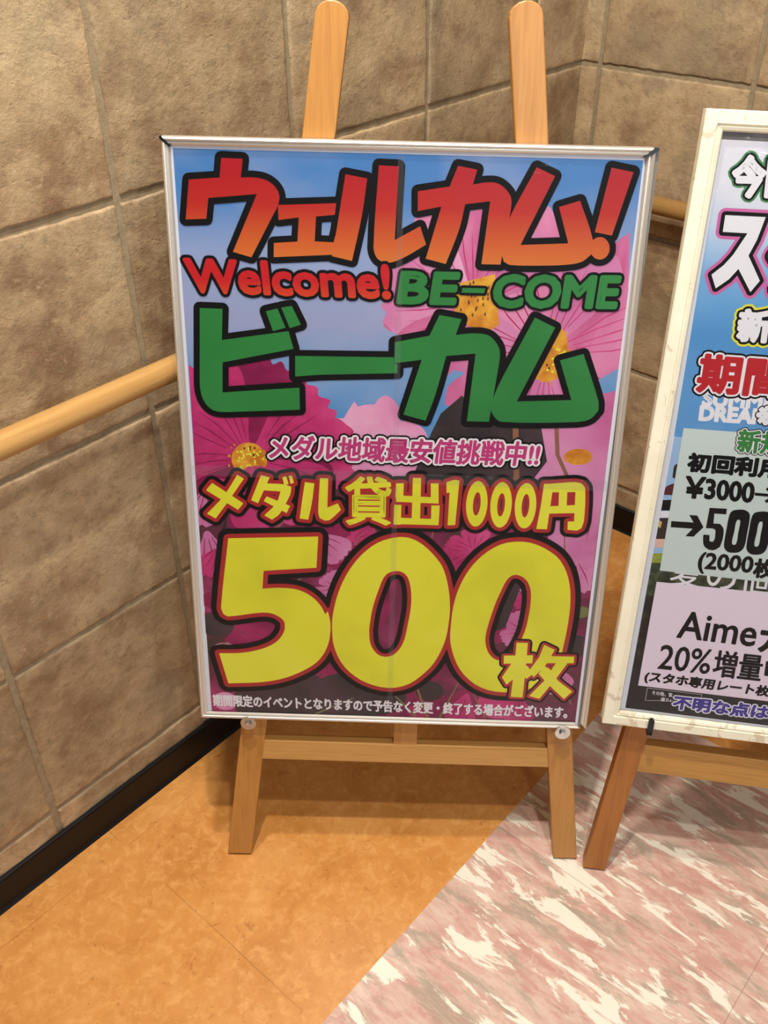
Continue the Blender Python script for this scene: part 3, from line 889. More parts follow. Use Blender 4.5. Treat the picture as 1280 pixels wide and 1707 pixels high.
redA = mat1(vramp('printed_red_blend', [(0.0, lin(224, 150, 66)), (0.34, lin(214, 108, 48)), (0.7, lin(192, 46, 38)), (1.0, lin(182, 28, 38))], 0.685, 0.825))
redB = mat1(vramp('printed_red_blend_small', [(0.0, lin(230, 136, 52)), (0.45, lin(216, 76, 40)), (1.0, lin(204, 34, 40))], 0.648, 0.69))
green = mat1(blotch('printed_green', lin(44, 126, 60), lin(48, 132, 64), lin(54, 140, 70), 5))
yellow = mat1(blotch('printed_yellow', lin(222, 220, 50), lin(234, 232, 56), lin(238, 236, 78), 6))
rred = mat1(flat('printed_red_edge', 178, 40, 40, INKR))
rose = mat1(flat('printed_rose', 196, 58, 124, INKR))
wht = mat1(flat('printed_white', 240, 236, 240, INKR))

sh = Sheet()
X0, X1, Y0, Y1 = -289.0, 290.5, 4.0, 848.0
sh.poly([(-294, 2), (297.5, 2), (296, 856), (-294, 856)], 0.0, paper)
sh.poly([(-284.5, Y0), (293.5, Y0), (290, 847.5), (-288.5, 848.5)], 1e-5, ground)
XA, XB = -286.0, 291.5
layer = [0.0]


def add(pts, z, mi):
    # later shapes of the picture lie over earlier ones
    p = clip(pts, XA, XB, Y0, Y1)
    if len(p) >= 3:
        layer[0] += 3e-7
        sh.poly(p, 4e-5 + layer[0], mi, False)


random.seed(5)
sh.poly([(-286.5, 470), (291.5, 470), (290, 847.5), (-288.5, 848.5)], 2e-5, sky)


def petal(cx, cy, ang, L, w, z, mi, notch=0.06, squash=1.0, veins=5, vm=None):
    """one cosmos petal: narrow base, broad toothed tip"""
    c, s = math.cos(ang), math.sin(ang)
    prof = [(0.05, 0.06), (0.2, 0.16), (0.45, 0.36), (0.7, 0.5), (0.86, 0.5), (0.94, 0.4)]
    tip = [(1.0, 0.3), (0.96, 0.2), (1.03, 0.07), (0.97, 0.0), (1.02, -0.1), (0.95, -0.2), (0.99, -0.3)]
    loc = [(a * L, b * w) for a, b in prof] + [(a * L, b * w) for a, b in tip] + [(a * L, -b * w) for a, b in prof[::-1]]
    f = lambda a, b: (cx + a * c - b * s, cy + (a * s + b * c) * squash)
    add(smooth([f(a, b) for a, b in loc], 100, 3), z, mi)
    for k in range(veins):
        o = (k - (veins - 1) / 2) / veins * w * 0.8
        a0 = random.uniform(0.1, 0.3) * L
        a1 = random.uniform(0.75, 0.93) * L
        add([f(a0, o * 0.35 - 0.5), f((a0 + a1) / 2, o * 0.8 - 1.0), f(a1, o - 0.3), f((a0 + a1) / 2, o * 0.8 + 0.8), f(a0, o * 0.35 + 0.5)], z + 2e-6, vm if vm is not None else vein)


def head(cx, cy, rx, ry, z, dots=46):
    add(ellipse(cx, cy, rx, ry), z, orange)
    for k in range(dots):
        a = random.uniform(0, 6.283)
        r = random.uniform(0.3, 1.22)
        add(ellipse(cx + rx * r * math.cos(a), cy + ry * r * math.sin(a), 1.6, 1.9, 8), z + 3e-6, orange if r > 0.8 else (brown if k % 5 == 0 else yellow))


Z = 3e-5
add(PHOTO['blue2'], Z, sky)
# big pale-pink blooms behind the upper right lettering
add(smooth(PHOTO['f1'], 100), Z + 1e-6, pinkA)
for a in range(7):
    petal(194, 603, math.radians(20 + a * 50), 150, 92, Z + 2e-6 + a * 2e-7, (pinkA, pinkC)[a % 2], vm=mag)
for a, mi in ((95, pinkA), (140, pinkB), (180, pinkB), (228, pinkA), (45, pinkC)):
    petal(93, 668, math.radians(a), 118, 86, Z + 5e-6 + a * 1e-9, mi, vm=mag)
add([(62, 690), (118, 706), (128, 640), (104, 625), (70, 652)], Z + 8e-6, orange)
for k in range(40):
    add(ellipse(random.uniform(72, 122), random.uniform(645, 695), 1.2, 2.6, 8), Z + 9e-6, brown)
head(196, 604, 27, 40, Z + 9e-6, 60)
# soft pale blossoms, dark shade and the lilac one at the right
add(smooth(PHOTO['pale'], 100), Z + 3e-6, pinkB)
for x_, y_, r_ in ((-78, 478, 34), (-38, 496, 38), (8, 478, 32), (-20, 452, 40)):
    add(ellipse(x_, y_, r_, r_ * 0.8), Z + 4e-6, pinkB)
add(PHOTO['rpink'], Z + 4e-6, pinkC)
add(PHOTO['dark'], Z + 1.1e-5, olive)
add(PHOTO['blue3'], Z + 1.1e-5, sky)
add(ellipse(251, 458, 20, 12), Z + 1.3e-5, orange)
for (x0, y0), (x1, y1), w_, mi in (((214, 520), (222, 460), 3, stem), ((222, 460), (243, 420), 3, stem), ((160, 505), (168, 420), 4, stem)):
    add([(x0 - w_, y0), (x0 + w_, y0), (x1 + w_, y1), (x1 - w_, y1)], 0, mi)
# magenta cosmos at the lower left
for a, L, mi in ((75, 146, magd), (118, 150, mag), (35, 140, mag), (5, 150, mag), (-30, 120, magd), (155, 120, mag), (200, 100, mag), (240, 110, magd), (285, 110, mag), (325, 120, mag)):
    petal(-209, 442, math.radians(a), L, 104, Z + 1.4e-5 + (a % 90) * 1e-9, mi, vm=magd)
head(-209, 440, 25, 26, Z + 1.7e-5, 70)
# the crowded blooms, stems and buds at the foot of the picture
for k in range(22):
    cx_, cy_ = random.uniform(-285, 290), random.uniform(60, 400)
    mi = random.choice((mag, magd, magd, mag, mag, pinkC))
    a0 = random.uniform(0, 6.28)
    for j in range(5):
        petal(cx_, cy_, a0 + j * 1.257, random.uniform(38, 62), 42, Z + 1.8e-5 + k * 1e-7, mi, squash=0.75, veins=3, vm=magd)
for k in range(26):
    x_, y_ = random.uniform(-285, 285), random.uniform(0, 330)
    a = random.uniform(0.9, 2.3)
    L = random.uniform(50, 130)
    p0, p1 = (x_, y_), (x_ + L * math.cos(a), y_ + L * math.sin(a))
    if XA + 4 < p1[0] < XB - 4 and XA + 4 < x_ < XB - 4 and y_ > 8:
        w_ = random.uniform(0.8, 2.2)
        n_ = (-math.sin(a) * w_, math.cos(a) * w_)
        add([(p0[0] + n_[0], p0[1] + n_[1]), (p0[0] - n_[0], p0[1] - n_[1]), (p1[0] - n_[0] * .6, p1[1] - n_[1] * .6), (p1[0] + n_[0] * .6, p1[1] + n_[1] * .6)], 0, random.choice((leaf, stem, olive)))
for x_, y_, r_, mi in ((-258, 118, 24, pinkA), (-232, 112, 20, pinkB), (260, 330, 40, pinkC), (276, 290, 34, pinkC), (-262, 30, 20, pinkA), (282, 210, 12, leaf), (262, 345, 12, leaf), (236, 96, 30, pinkC), (120, 30, 40, magd), (170, 40, 34, mag), (40, 18, 60, magd), (-70, 40, 60, olive), (-150, 46, 56, olive), (-200, 30, 50, olive), (-20, 50, 44, olive), (60, 60, 22, olive), (-268, 170, 26, olive), (278, 150, 24, olive), (150, 380, 20, olive), (-278, 280, 30, olive), (-100, 110, 30, magd)):
    add(ellipse(x_, y_, r_, r_ * 0.85), Z + 2.4e-5, mi)
for x_, y_, L_, a_, mi in ((-272, 395, 60, 4.4, pinkC), (-276, 330, 70, 4.9, pinkC), (-262, 300, 50, 4.2, mag), (-120, 330, 60, 5.6, pinkC), (-60, 395, 46, 5.2, mag), (120, 395, 46, 4.9, mag), (275, 400, 80, 4.5, pinkC), (262, 300, 60, 5.0, pinkC), (270, 230, 60, 4.2, pinkA), (238, 120, 60, 5.2, pinkC), (120, 60, 60, 4.5, mag), (60, 40, 40, 4.0, mag), (200, 60, 56, 4.8, mag)):
    petal(x_, y_, a_, L_, L_ * 0.8, 0, mi, veins=3, vm=magd)
for x_, y_, L_, a_, w_, mi in ((60, 8, 95, 1.9, 2.6, stem), (78, 10, 80, 1.2, 1.6, leaf), (40, 12, 70, 2.3, 1.8, leaf), (-120, 10, 70, 0.5, 1.8, leaf), (-275, 130, 26, 0.4, 1.6, leaf), (150, 12, 60, 2.0, 1.4, leaf), (255, 250, 110, 1.7, 1.4, stem), (268, 215, 50, 1.9, 1.6, leaf), (-268, 250, 160, 1.35, 3.0, olive), (106, 372, 40, 1.9, 1.3, leaf), (128, 372, 40, 1.2, 1.3, leaf)):
    q_ = (x_ + L_ * math.cos(a_), y_ + L_ * math.sin(a_))
    n_ = (-math.sin(a_) * w_, math.cos(a_) * w_)
    add([(x_ + n_[0], y_ + n_[1]), (x_ - n_[0], y_ - n_[1]), (q_[0] - n_[0] * .5, q_[1] - n_[1] * .5), (q_[0] + n_[0] * .5, q_[1] + n_[1] * .5)], 0, mi)
add(ellipse(114, 374, 12, 6), 0, stem)
add([(-22, 322), (-5, 330), (8, 270), (-2, 210), (-22, 160), (-34, 200)], Z + 2.5e-5, magd)
add([(160, 330), (186, 330), (190, 260), (170, 180), (150, 170), (140, 230)], Z + 2.5e-5, olive)

# lettering
L0 = 9.0e-4
assert layer[0] < 8e-4
for polys, mi, r_ in ((RED, redA, 8.0), (GRN, green, 8.2)):
    for p in polys:
        sh.outline(p, r_, L0, ink)
    for p in polys:
        sh.poly(p, L0 + 3e-5, mi)
for p in (RED[-1], RED[-2]):
    sh.poly(p, L0 + 3.5e-5, redA)
sh.poly([(p[0], p[1]) for p in GRN[1]], L0 + 3.4e-5, green)
L1 = 1.06e-3
s_, a_, b_, c_ = T1[0]
sh.letter(s_, a_, b_, c_, ((6.2, L1, ink), (2.3, L1 + 3e-5, redB)))
for s_, a_, b_, c_ in (T1[1], T1[5]):
    sh.letter(s_, a_, b_, c_, ((6.2, L1, ink), (2.7, L1 + 3e-5, green)))
sh.outline(DASH, 3.4, L1, ink)
sh.poly(DASH, L1 + 3e-5, green)
s_, a_, b_, c_ = T1[2]
sh.letter(s_, a_, b_, c_, ((6.4, L1, ink), (3.9, L1 + 3e-5, wht), (1.15, L1 + 6e-5, rose)))
s_, a_, b_, c_ = T1[3]
sh.letter(s_, a_, b_, c_, ((0.75, L1, wht),))
# メダル貸出1000円
for p in MED:
    sh.outline(p, 11.0, L1, ink)
for o_, i_ in MEDZERO:
    sh.outline(o_, 11.0, L1, ink)
    sh.outline(i_, 4.0, L1 + 3e-5, rred)
    sh.outline(o_, 5.6, L1 + 3e-5, rred)
    sh.ring(o_, i_, L1 + 6e-5, yellow)
s_, a_, b_, c_ = T1[4]
sh.letter(s_, a_, b_, c_, ((12.0, L1 + 1e-6, ink), (6.8, L1 + 3e-5, rred), (1.7, L1 + 6e-5, yellow)))
for p in MED:
    sh.outline(p, 5.6, L1 + 3e-5, rred)
for p in MED:
    sh.poly(p, L1 + 6e-5, yellow)
# 500
L2 = 9.8e-4
for p in FIVE:
    sh.outline(p, 15.5, L2, ink)
for o_, i_ in ZERO:
    sh.outline(o_, 15.5, L2, ink)
for o_, i_ in ZERO:
    sh.outline(i_, 13.5, L2 + 1.5e-5, ink)
for p in FIVE:
    sh.outline(p, 7.0, L2 + 3e-5, rred)
    sh.poly(p, L2 + 6e-5, yellow)
for o_, i_ in ZERO:
    sh.outline(o_, 7.0, L2 + 3e-5, rred)
    sh.outline(i_, 6.0, L2 + 4.5e-5, rred)
    sh.ring(o_, i_, L2 + 6e-5, yellow)
# 枚
L3 = 1.14e-3
for p in MAI:
    sh.outline(p, 7.0, L3, ink)
for p in MAI:
    sh.outline(p, 4.0, L3 + 2e-5, rred)
for p in MAI:
    sh.poly(p, L3 + 4e-5, yellow)
tape = Mat('joint_tape')
tape_tr, tape_df, tape_mx = tape.n('BsdfTransparent'), tape.n('BsdfDiffuse'), tape.n('MixShader')
tape_df.inputs[0].default_value = lin(190, 186, 190)
tape_mx.inputs[0].default_value = 0.08
tape.l(tape_tr.outputs[0], tape_mx.inputs[1])
tape.l(tape_df.outputs[0], tape_mx.inputs[2])
tape.l(tape_mx.outputs[0], tape.t.nodes['Material Output'].inputs[0])
tp = mat1(tape.m)
sh.poly([(-291, 430.5), (297, 423.5), (297, 407.5), (-291, 415.5)], 1.3e-3, tp)
sh.poly([(-11, 845), (-3, 845), (1, 431), (-7, 431)], 1.3e-3, tp)
sh.poly([(-7, 407), (1, 407), (3, 6), (-5, 6)], 1.3e-3, tp)
poster1 = sh.build('poster', M1, sign1, -0.0070)
poster1['label'] = 'flower poster with red, green and yellow lettering'

# clear sheet over the poster, with joint tape behind it
bm = bmesh.new()
box(bm, -hw + 0.006, hw - 0.004, 0.006, H1 - 0.006, -0.0055, -0.0053)
from_bm('clear_cover', bm, sign1, (clear_material('clear_plastic_sheet', 0.08, 0.45, 9, 0.0011),))['label'] = 'clear glossy cover sheet'

# ================================================================== sign 2: white wooden frame
W2, H2 = 0.61, 0.8753
SG2 = basis((0.63599, 0.94432, 0.32039), Vector((0.98698, -0.159936, -0.017084)), Vector((0.049223, 0.199217, 0.978718)), Vector((-0.153129, -0.966816, 0.204496)))
sign2 = thing('notice_sign', 'white wooden-framed notice with blue print and two pasted paper slips, cut off at right', 'sign', SG2)


def white_wood():
    m = Mat('worn_white_paint', rough=0.45, spec=0.4)
    v = m.coord()
    c = m.ramp(m.noise(m.coord(scale=(1, 1, 1)), 20, 3), [(0.3, lin(232, 226, 202)), (0.7, lin(240, 235, 214))])
    tc = m.n('TexCoord')
    sx = m.n('SeparateXYZ')
    m.l(tc.outputs['Object'], sx.inputs[0])
    # paint is more rubbed towards the lower rail
    low = m.math('MULTIPLY', m.math('SUBTRACT', 0.24, sx.outputs[1], True), 0.35)
    wear = m.math('ADD', m.noise(v, 34, 4, 0.62, 0.8), low)
    c = m.mix(m.ramp(wear, [(0.63, g(0)), (0.66, g(0.8))]), c, lin(206, 192, 164))
    sc = m.noise(v, 120, 3, 0.6, 1.5)
    c = m.mix(m.ramp(sc, [(0.70, g(0)), (0.74, g(0.7))]), c, lin(176, 164, 140))
    m.colour(c)
    return m.m


MT_WW = white_wood()
hw2 = W2 / 2
PRO2 = [(0, -0.024), (0, -0.0015), (0.0015, 0.0), (0.0150, 0.0), (0.0158, -0.0026), (0.0178, -0.0028), (0.0186, -0.0012), (0.0222, -0.0026), (0.0240, -0.0064), (0.0240, -0.0078), (0.012, -0.0084), (0.012, -0.024)]
frame_rail('frame_rail', (-hw2, H2), (hw2, H2), (0, -1), PRO2, sign2, MT_WW)
frame_rail('frame_rail', (hw2, 0), (-hw2, 0), (0, 1), PRO2, sign2, MT_WW)
frame_rail('frame_rail', (-hw2, 0), (-hw2, H2), (1, 0), PRO2, sign2, MT_WW)
frame_rail('frame_rail', (hw2, H2), (hw2, 0), (-1, 0), PRO2, sign2, MT_WW)
bm = bmesh.new()
box(bm, -hw2 + 0.0125, hw2 - 0.0125, 0.0125, H2 - 0.0125, -0.0235, -0.0104)
from_bm('backing_board', bm, sign2, (flat('grey_backing_board', 128, 124, 124, 0.6),))

M2 = []


def mat2(m):
    M2.append(m)
    return len(M2) - 1


paper = mat2(flat('white_poster_paper', 232, 234, 242, INKR))
sky2 = mat2(vramp('printed_blue_sky', [(0.0, lin(104, 160, 214)), (0.45, lin(84, 152, 212)), (0.62, lin(112, 176, 226)), (0.74, lin(196, 214, 238)), (0.84, lin(230, 230, 240)), (1.0, lin(232, 232, 242))], 0.42, 0.845, (0.35, lin(150, 192, 226), 9)))
ltsky = mat2(flat('printed_pale_sky', 158, 194, 232, INKR))
ink2 = mat2(INK)
wht2 = mat2(flat('printed_white_fill', 236, 236, 242, INKR))
grn2 = mat2(flat('printed_green_edge', 58, 130, 72, INKR))
pnk2 = mat2(flat('printed_pink_edge', 206, 102, 168, INKR))
ylw2 = mat2(flat('printed_yellow_edge', 230, 226, 60, INKR))
red2 = mat2(flat('printed_red_fill', 188, 22, 34, INKR))
prp2 = mat2(flat('printed_violet_fill', 62, 48, 150, INKR))
maroon = mat2(flat('printed_maroon', 92, 30, 34, INKR))
hair = mat2(flat('printed_dark_hair', 52, 36, 34, INKR))
tan = mat2(flat('printed_tan', 216, 180, 96, INKR))
skin2 = mat2(flat('printed_peach', 226, 190, 172, INKR))
grs2 = mat2(blotch('printed_grass', lin(134, 150, 50), lin(160, 172, 66), lin(176, 186, 92), 30))
bsh2 = mat2(blotch('printed_bushes', lin(34, 44, 30), lin(58, 68, 48), lin(92, 98, 72), 70))
drk2 = mat2(blotch('printed_dark_ground', lin(24, 20, 20), lin(38, 32, 28), lin(66, 58, 48), 60))
blk2 = mat2(flat('printed_black_panel', 22, 22, 24, INKR))

s2_ = Sheet()
RX = 272.0
s2_.poly([(-281, 22), (281, 22), (281, 842.5), (-281, 842.5)], 0.0, paper)
s2_.poly([(-273.5, 470), (RX, 470), (RX, 842.5), (-279, 842.5)], 1e-5, sky2)
s2_.poly([(-273.5, 27), (RX, 27), (RX, 470), (-273, 470)], 1e-5, ltsky)


def add2(pts, z, mi):
    p = clip(pts, -272.8, RX, 27, 842)
    if len(p) >= 3:
        s2_.poly(p, z, mi)


PZ = 2e-5
for nm_, mi in (('face', tan), ('person_hair', hair), ('shirt', maroon), ('belt', ink2), ('band', paper), ('fig', hair), ('figy', tan), ('pinkg', skin2), ('grass', grs2), ('bush', bsh2), ('low', drk2)):
    p = PH2[nm_]
    add2(p, PZ, mi)
    PZ += 1e-6
add2([(-272.8, 27), (RX, 27), (RX, 100), (-272.8, 100)], PZ, blk2)
Q0 = 1.2e-4
TT = {s: (a, b, c) for s, a, b, c in T2}


def put(sheet, s, *layers):
    sheet.letter(s, *TT[s], layers)


for s in ('今', '日'):
    put(s2_, s, (7.4, Q0, grn2), (5.2, Q0 + 2e-5, ink2), (2.6, Q0 + 4e-5, wht2))
put(s2_, 'タ', (11.5, Q0, pnk2), (8.0, Q0 + 2e-5, ink2), (3.6, Q0 + 4e-5, wht2))
s2_.outline(SU, 8.4, Q0 + 1e-6, pnk2)
s2_.outline(SU, 4.6, Q0 + 2.1e-5, ink2)
s2_.poly(SU, Q0 + 4.2e-5, wht2)
put(s2_, '新', (8.2, Q0 + 1e-6, ylw2), (5.4, Q0 + 2.1e-5, ink2), (2.3, Q0 + 4e-5, wht2))
put(s2_, 'SUMMER', (1.5, Q0 - 2e-5, wht2))
put(s2_, 'DREAM', (1.7, Q0 - 2e-5, wht2))
put(s2_, '期間', (7.4, Q0 + 2e-6, ink2), (4.8, Q0 + 2.2e-5, wht2), (2.4, Q0 + 4.2e-5, red2))
put(s2_, '夏の個', (0.25, Q0 - 2e-5, wht2))
put(s2_, 'その他、家', (0.12, Q0 - 2e-5, wht2))
put(s2_, '盛り♪', (0.12, Q0 - 2e-5, wht2))
tb = TINYBOX
s2_.stroke([(tb[0], tb[1]), (tb[1], tb[2]), (tb[2], tb[3]), (tb[3], tb[0])], 0.25, Q0 - 3e-5, wht2)
put(s2_, '不明な点は', (3.2, Q0, wht2), (1.3, Q0 + 3e-5, prp2))
put(s2_, '※', (2.9, Q0, ink2), (1.3, Q0 + 3e-5, wht2))
poster2 = s2_.build('poster', M2, sign2, -0.0100)
poster2['label'] = 'blue printed poster with outlined lettering'

# pasted slips
MG = [flat('grey_green_paper', 208, 224, 220, INKR), INK, flat('printed_green_fill', 56, 134, 62, INKR), flat('slip_white_ink', 236, 236, 240, INKR)]
sl = Sheet()
sl.poly([SLIPG[0], (262, 492), (262, 266), SLIPG[3]], 0, 0)
for s, r_ in (('初回利用', 1.7), ('3000', 1.4), ('￥', 1.5), ('→', 0.8), ('(2000', 1.1), ('枚', 1.4)):
    put(sl, s, (r_, 8e-5, 1))
sl.poly(ARROW, 8e-5, 1)
sl.poly(smooth(FIVES), 8e-5, 1)
for o_, i_ in ZEROS:
    sl.ring(smooth(o_, 80), smooth(i_, 95), 8e-5, 1)
put(sl, '新規', (3.9, 8e-5, 1), (2.7, 1.1e-4, 3), (1.2, 1.4e-4, 2))
slipg = sl.build('pasted_slip', MG, sign2, -0.0096)
slipg['label'] = 'pale grey-green paper slip with black figures'
MP = [flat('lilac_paper', 238, 224, 240, INKR), INK]
sl = Sheet()
sl.poly([SLIPP[0], (258, 253), (258, 70.5), SLIPP[3]], 0, 0)
for s, r_ in (('Aime', 1.0), ('カ', 2.2), ('20%', 0.7), ('増量', 1.0), ('中', 1.8), ('(スタホ専用レート枚', 0.95)):
    put(sl, s, (r_, 8e-5, 1))
slipp = sl.build('pasted_slip', MP, sign2, -0.0096)
slipp['label'] = 'pale lilac paper slip with black lettering'
bm = bmesh.new()
box(bm, -hw2 + 0.0225, hw2 - 0.0225, 0.0225, H2 - 0.0225, -0.0090, -0.0088)
from_bm('clear_cover', bm, sign2, (clear_material('clear_plastic_cover', 0.07, 0.45, 11, 0.0012),))['label'] = 'clear glossy cover sheet'

# ================================================================== easels
MT_EAS = wood_material('easel_varnished_wood', lin(186, 132, 68), lin(156, 104, 46), 'Y', 0.36)
MT_EASX = wood_material('easel_rail_wood', lin(200, 152, 86), lin(162, 112, 52), 'X', 0.4, 2.3)
MT_EASB = wood_material('easel_reddish_wood', lin(170, 108, 50), lin(132, 78, 32), 'Y', 0.36, 5.1)
MT_EASBX = wood_material('easel_pale_rail_wood', lin(192, 142, 74), lin(148, 98, 46), 'X', 0.4, 7.7)
MT_RUB = flat('black_rubber', 22, 20, 20, 0.6)
MT_ZINC = Mat('zinc_plated_steel', rough=0.28, metal=1.0, base=lin(196, 196, 192)).m


def floor_cut(bm, mw, z):
    inv = mw.inverted()
    co = inv @ Vector((mw.translation.x, mw.translation.y, z))
    no = (inv.to_3x3() @ Vector((0, 0, -1))).normalized()
    r = bmesh.ops.bisect_plane(bm, geom=bm.verts[:] + bm.edges[:] + bm.faces[:], plane_co=co, plane_no=no, clear_outer=True)
    es = [e for e in r['geom_cut'] if isinstance(e, bmesh.types.BMEdge)]
    bmesh.ops.holes_fill(bm, edges=es)


def leg_shape(foot, top, w):
    """tapered-end leg outline in the easel plane: square foot, rounded head"""
    foot, top = Vector(foot), Vector(top)
    d = (top - foot).normalized()
    s = Vector((d.y, -d.x))
    pts = [foot - s * w / 2 - d * 0.06, foot + s * w / 2 - d * 0.06]
    sh_ = top - d * 0.017
    pts.append(sh_ + s * w / 2)
    for i in range(1, 8):
        a = math.pi * i / 8
        pts.append(sh_ + s * (w / 2) * math.cos(a) + d * 0.017 * math.sin(a))
    pts.append(sh_ - s * w / 2)
    return [(p.x, p.y) for p in pts]


def easel(label, mw, legs, w, bar, post, th, woods, rear_hinge, rear_foot, upper):
    e = thing('easel', label, 'easel', mw, None)
    for foot, top in legs:
        bm = bmesh.new()
        prism(bm, leg_shape(foot, top, w), -th, 0)
        floor_cut(bm, mw, 0.004)
        bevel(bm, 0.0016)
        o = from_bm('leg', bm, e, (woods[0],))
        o.location = (0, 0, 0)
        d = (Vector(top) - Vector(foot)).normalized()
        # rubber pad under the foot, made in world space then brought into the leg's frame
        bm = bmesh.new()
        # where the axis of the leg meets the floor
        a = mw @ Vector((foot[0], foot[1], -th / 2))
        b = mw @ Vector((top[0], top[1], -th / 2))
        k = a.z / (a.z - b.z)
        hit = a + (b - a) * k
        cylinder(bm, (hit.x, hit.y, 0.0002), (hit.x, hit.y, 0.0046), 0.008, 16)
        for v in bm.verts:
            v.co = mw.inverted() @ v.co
        from_bm('rubber_foot', bm, o, (MT_RUB,))
    for (xa, xb, ya, yb, xc, xd) in (bar, upper):
        bm = bmesh.new()
        prism(bm, [(xa, ya), (xb, ya), (xd, yb), (xc, yb)], -th + 0.001, -0.002)
        bevel(bm, 0.0012)
        from_bm('crossbar', bm, e, (woods[1],))
    bm = bmesh.new()
    prism(bm, post, -th + 0.002, -0.0025)
    bevel(bm, 0.0012)
    from_bm('centre_post', bm, e, (woods[0],))
    # rear prop leg, hinged behind the upper crossbar
    A, B = Vector(rear_hinge), Vector(rear_foot)
    bm = bmesh.new()
    d = (B - A)
    L = d.length
    box(bm, -0.018, 0.018, -0.009, 0.009, 0, L + 0.05)
    q = d.to_track_quat('Z', 'Y').to_matrix().to_4x4()
    q.translation = A
    xw = (mw.to_3x3() @ Vector((1, 0, 0))).normalized()
    dz = d.normalized()
    yy = dz.cross(xw).normalized()
    xx = yy.cross(dz)
    q = basis(A, xx, yy, dz)
    for v in bm.verts:
        v.co = q @ v.co
    bmesh.ops.bisect_plane(bm, geom=bm.verts[:] + bm.edges[:] + bm.faces[:], plane_co=(0, 0, 0.002), plane_no=(0, 0, -1), clear_outer=True)
    bmesh.ops.holes_fill(bm, edges=[x for x in bm.edges if x.is_boundary])
    inv = mw.inverted()
    for v in bm.verts:
        v.co = inv @ v.co
    bevel(bm, 0.0012)
    from_bm('rear_leg', bm, e, (woods[0],))
    bm = bmesh.new()
    h = inv @ A
    cylinder(bm, h + Vector((-0.03, 0, 0.008)), h + Vector((0.03, 0, 0.008)), 0.005, 14)
    from_bm('hinge', bm, e, (MT_ZINC,))
    return e


def local_frame(sg, depth, x, y):
    """easel plane: parallel to the sign, depth behind its face, origin at (x, y) of the sign's frame"""
    m = sg.copy()
    m.translation = sg @ Vector((x, y, -depth))
    return m


D1 = 0.0205
E1 = local_frame(SG1, D1, 0, 0)
# move the origin down to the floor, keeping the plane
oz = E1.translation.z / SG1.col[1].z
E1 = local_frame(SG1, D1, 0, -oz)
def y1(v): return H1 - v + oz
def x1(u): return u - W1 / 2
ue = [((x1(.0462), y1(1.168)), (x1(.2108), y1(-.152))), ((x1(.6142), y1(1.174)), (x1(.4350), y1(-.156)))]
ax_ = E1 @ Vector((x1(.327), y1(.20), -0.026))
easel('pale wooden display easel holding the silver-framed flower poster', E1, ue, 0.0405,
      (x1(.088), x1(.570), y1(.957), y1(.9195), x1(.093), x1(.566)),
      [(x1(.308), y1(.925)), (x1(.3465), y1(.925)), (x1(.3465), y1(.18)), (x1(.308), y1(.18))],
      0.022, (MT_EAS, MT_EASX), ax_, Vector((ax_.x + 0.02, ax_.y + 0.33, 0)),
      (x1(.165), x1(.484), y1(.245), y1(.205), x1(.170), x1(.479)))
es1 = [o for o in bpy.data.objects if o.name == 'easel'][0]


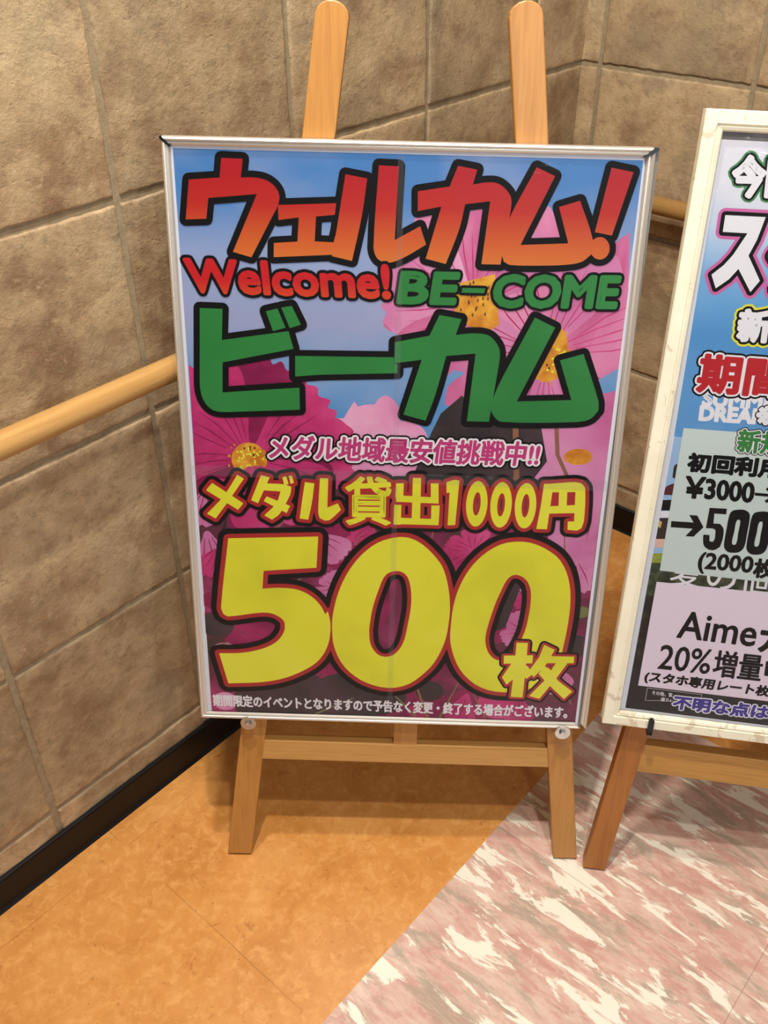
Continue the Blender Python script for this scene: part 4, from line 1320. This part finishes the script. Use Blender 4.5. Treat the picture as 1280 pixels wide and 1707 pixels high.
def bolt(parent, x, y, z0, z1):
    """washer and socket bolt standing out of a leg, the frame rests on its shank"""
    bm = bmesh.new()
    cylinder(bm, (x, y, z0 - 0.004), (x, y, z1 - 0.0030), 0.0040, 16)
    o = from_bm('bolt', bm, parent, (MT_ZINC,))
    bm = bmesh.new()
    cylinder(bm, (x, y, z1 - 0.0030), (x, y, z1 - 0.0014), 0.0125, 28)
    bevel(bm, 0.0004, 1)
    from_bm('washer', bm, o, (MT_ZINC,))
    bm = bmesh.new()
    pts = [(x + 0.0052 * math.cos(k * math.pi / 3), y + 0.0052 * math.sin(k * math.pi / 3)) for k in range(6)]
    prism(bm, pts, z1 - 0.0014, z1 + 0.0030)
    cylinder(bm, (x, y, z1 + 0.0030), (x, y, z1 + 0.0036), 0.0026, 12)
    from_bm('bolt_head', bm, o, (MT_ZINC,))


for u in (.0765, .5755):
    bolt(es1, x1(u), oz - 0.0048, 0, D1 + 0.0040)

D2 = 0.0305
oz2 = local_frame(SG2, D2, 0, 0).translation.z / SG2.col[1].z
E2 = local_frame(SG2, D2, 0, -oz2)
def leg2(xt, yt, xb, yb, yl, yh):
    k = (xt - xb) / (yt - yb)
    return ((xb + (yl - yb) * k, yl + oz2), (xb + (yh - yb) * k, yh + oz2))
lg = leg2(-.2450, -.0265, -.2735, -.3265, -.3265, 1.02)
mir = tuple((-x_ + 0.012, y_) for x_, y_ in lg)
ax_ = E2 @ Vector((0.006, 0.68 + oz2, -0.028))
easel('reddish wooden easel holding the white-framed notice, cut off at right', E2, [lg, mir], 0.0375,
      (-.236, .248, -.1075 + oz2, -.0545 + oz2, -.231, .243),
      [(-.014, -.06 + oz2), (.026, -.06 + oz2), (.026, .70 + oz2), (-.014, .70 + oz2)],
      0.024, (MT_EASB, MT_EASBX), ax_, Vector((ax_.x + 0.05, ax_.y + 0.30, 0)),
      (-.172, .184, .64 + oz2, .68 + oz2, -.168, .180))
es2 = [o for o in bpy.data.objects if o.name.startswith('easel') and o.type == 'EMPTY' and o is not es1][0]
for xh in (-.2330, .2400):
    bm = bmesh.new()
    r_ = 0.0042
    # flat hook: out under the frame and up over its lower lip
    yb_ = oz2 - 0.0042
    box(bm, xh - 0.0042, xh + 0.0042, yb_ - 0.0035, yb_ + 0.0035, -0.004, D2 + 0.0045)
    pts = [(xh - 0.0042, yb_ - 0.0035), (xh + 0.0042, yb_ - 0.0035), (xh + 0.0042, yb_ + 0.022)]
    pts += [(xh + 0.0042 * math.cos(math.pi * i / 8), yb_ + 0.022 + 0.0042 * math.sin(math.pi * i / 8)) for i in range(1, 8)]
    pts += [(xh - 0.0042, yb_ + 0.022)]
    prism(bm, pts, D2 + 0.0006, D2 + 0.0045)
    from_bm('hook', bm, es2, (MT_BLACK,))['label'] = 'black hook over the frame lip'
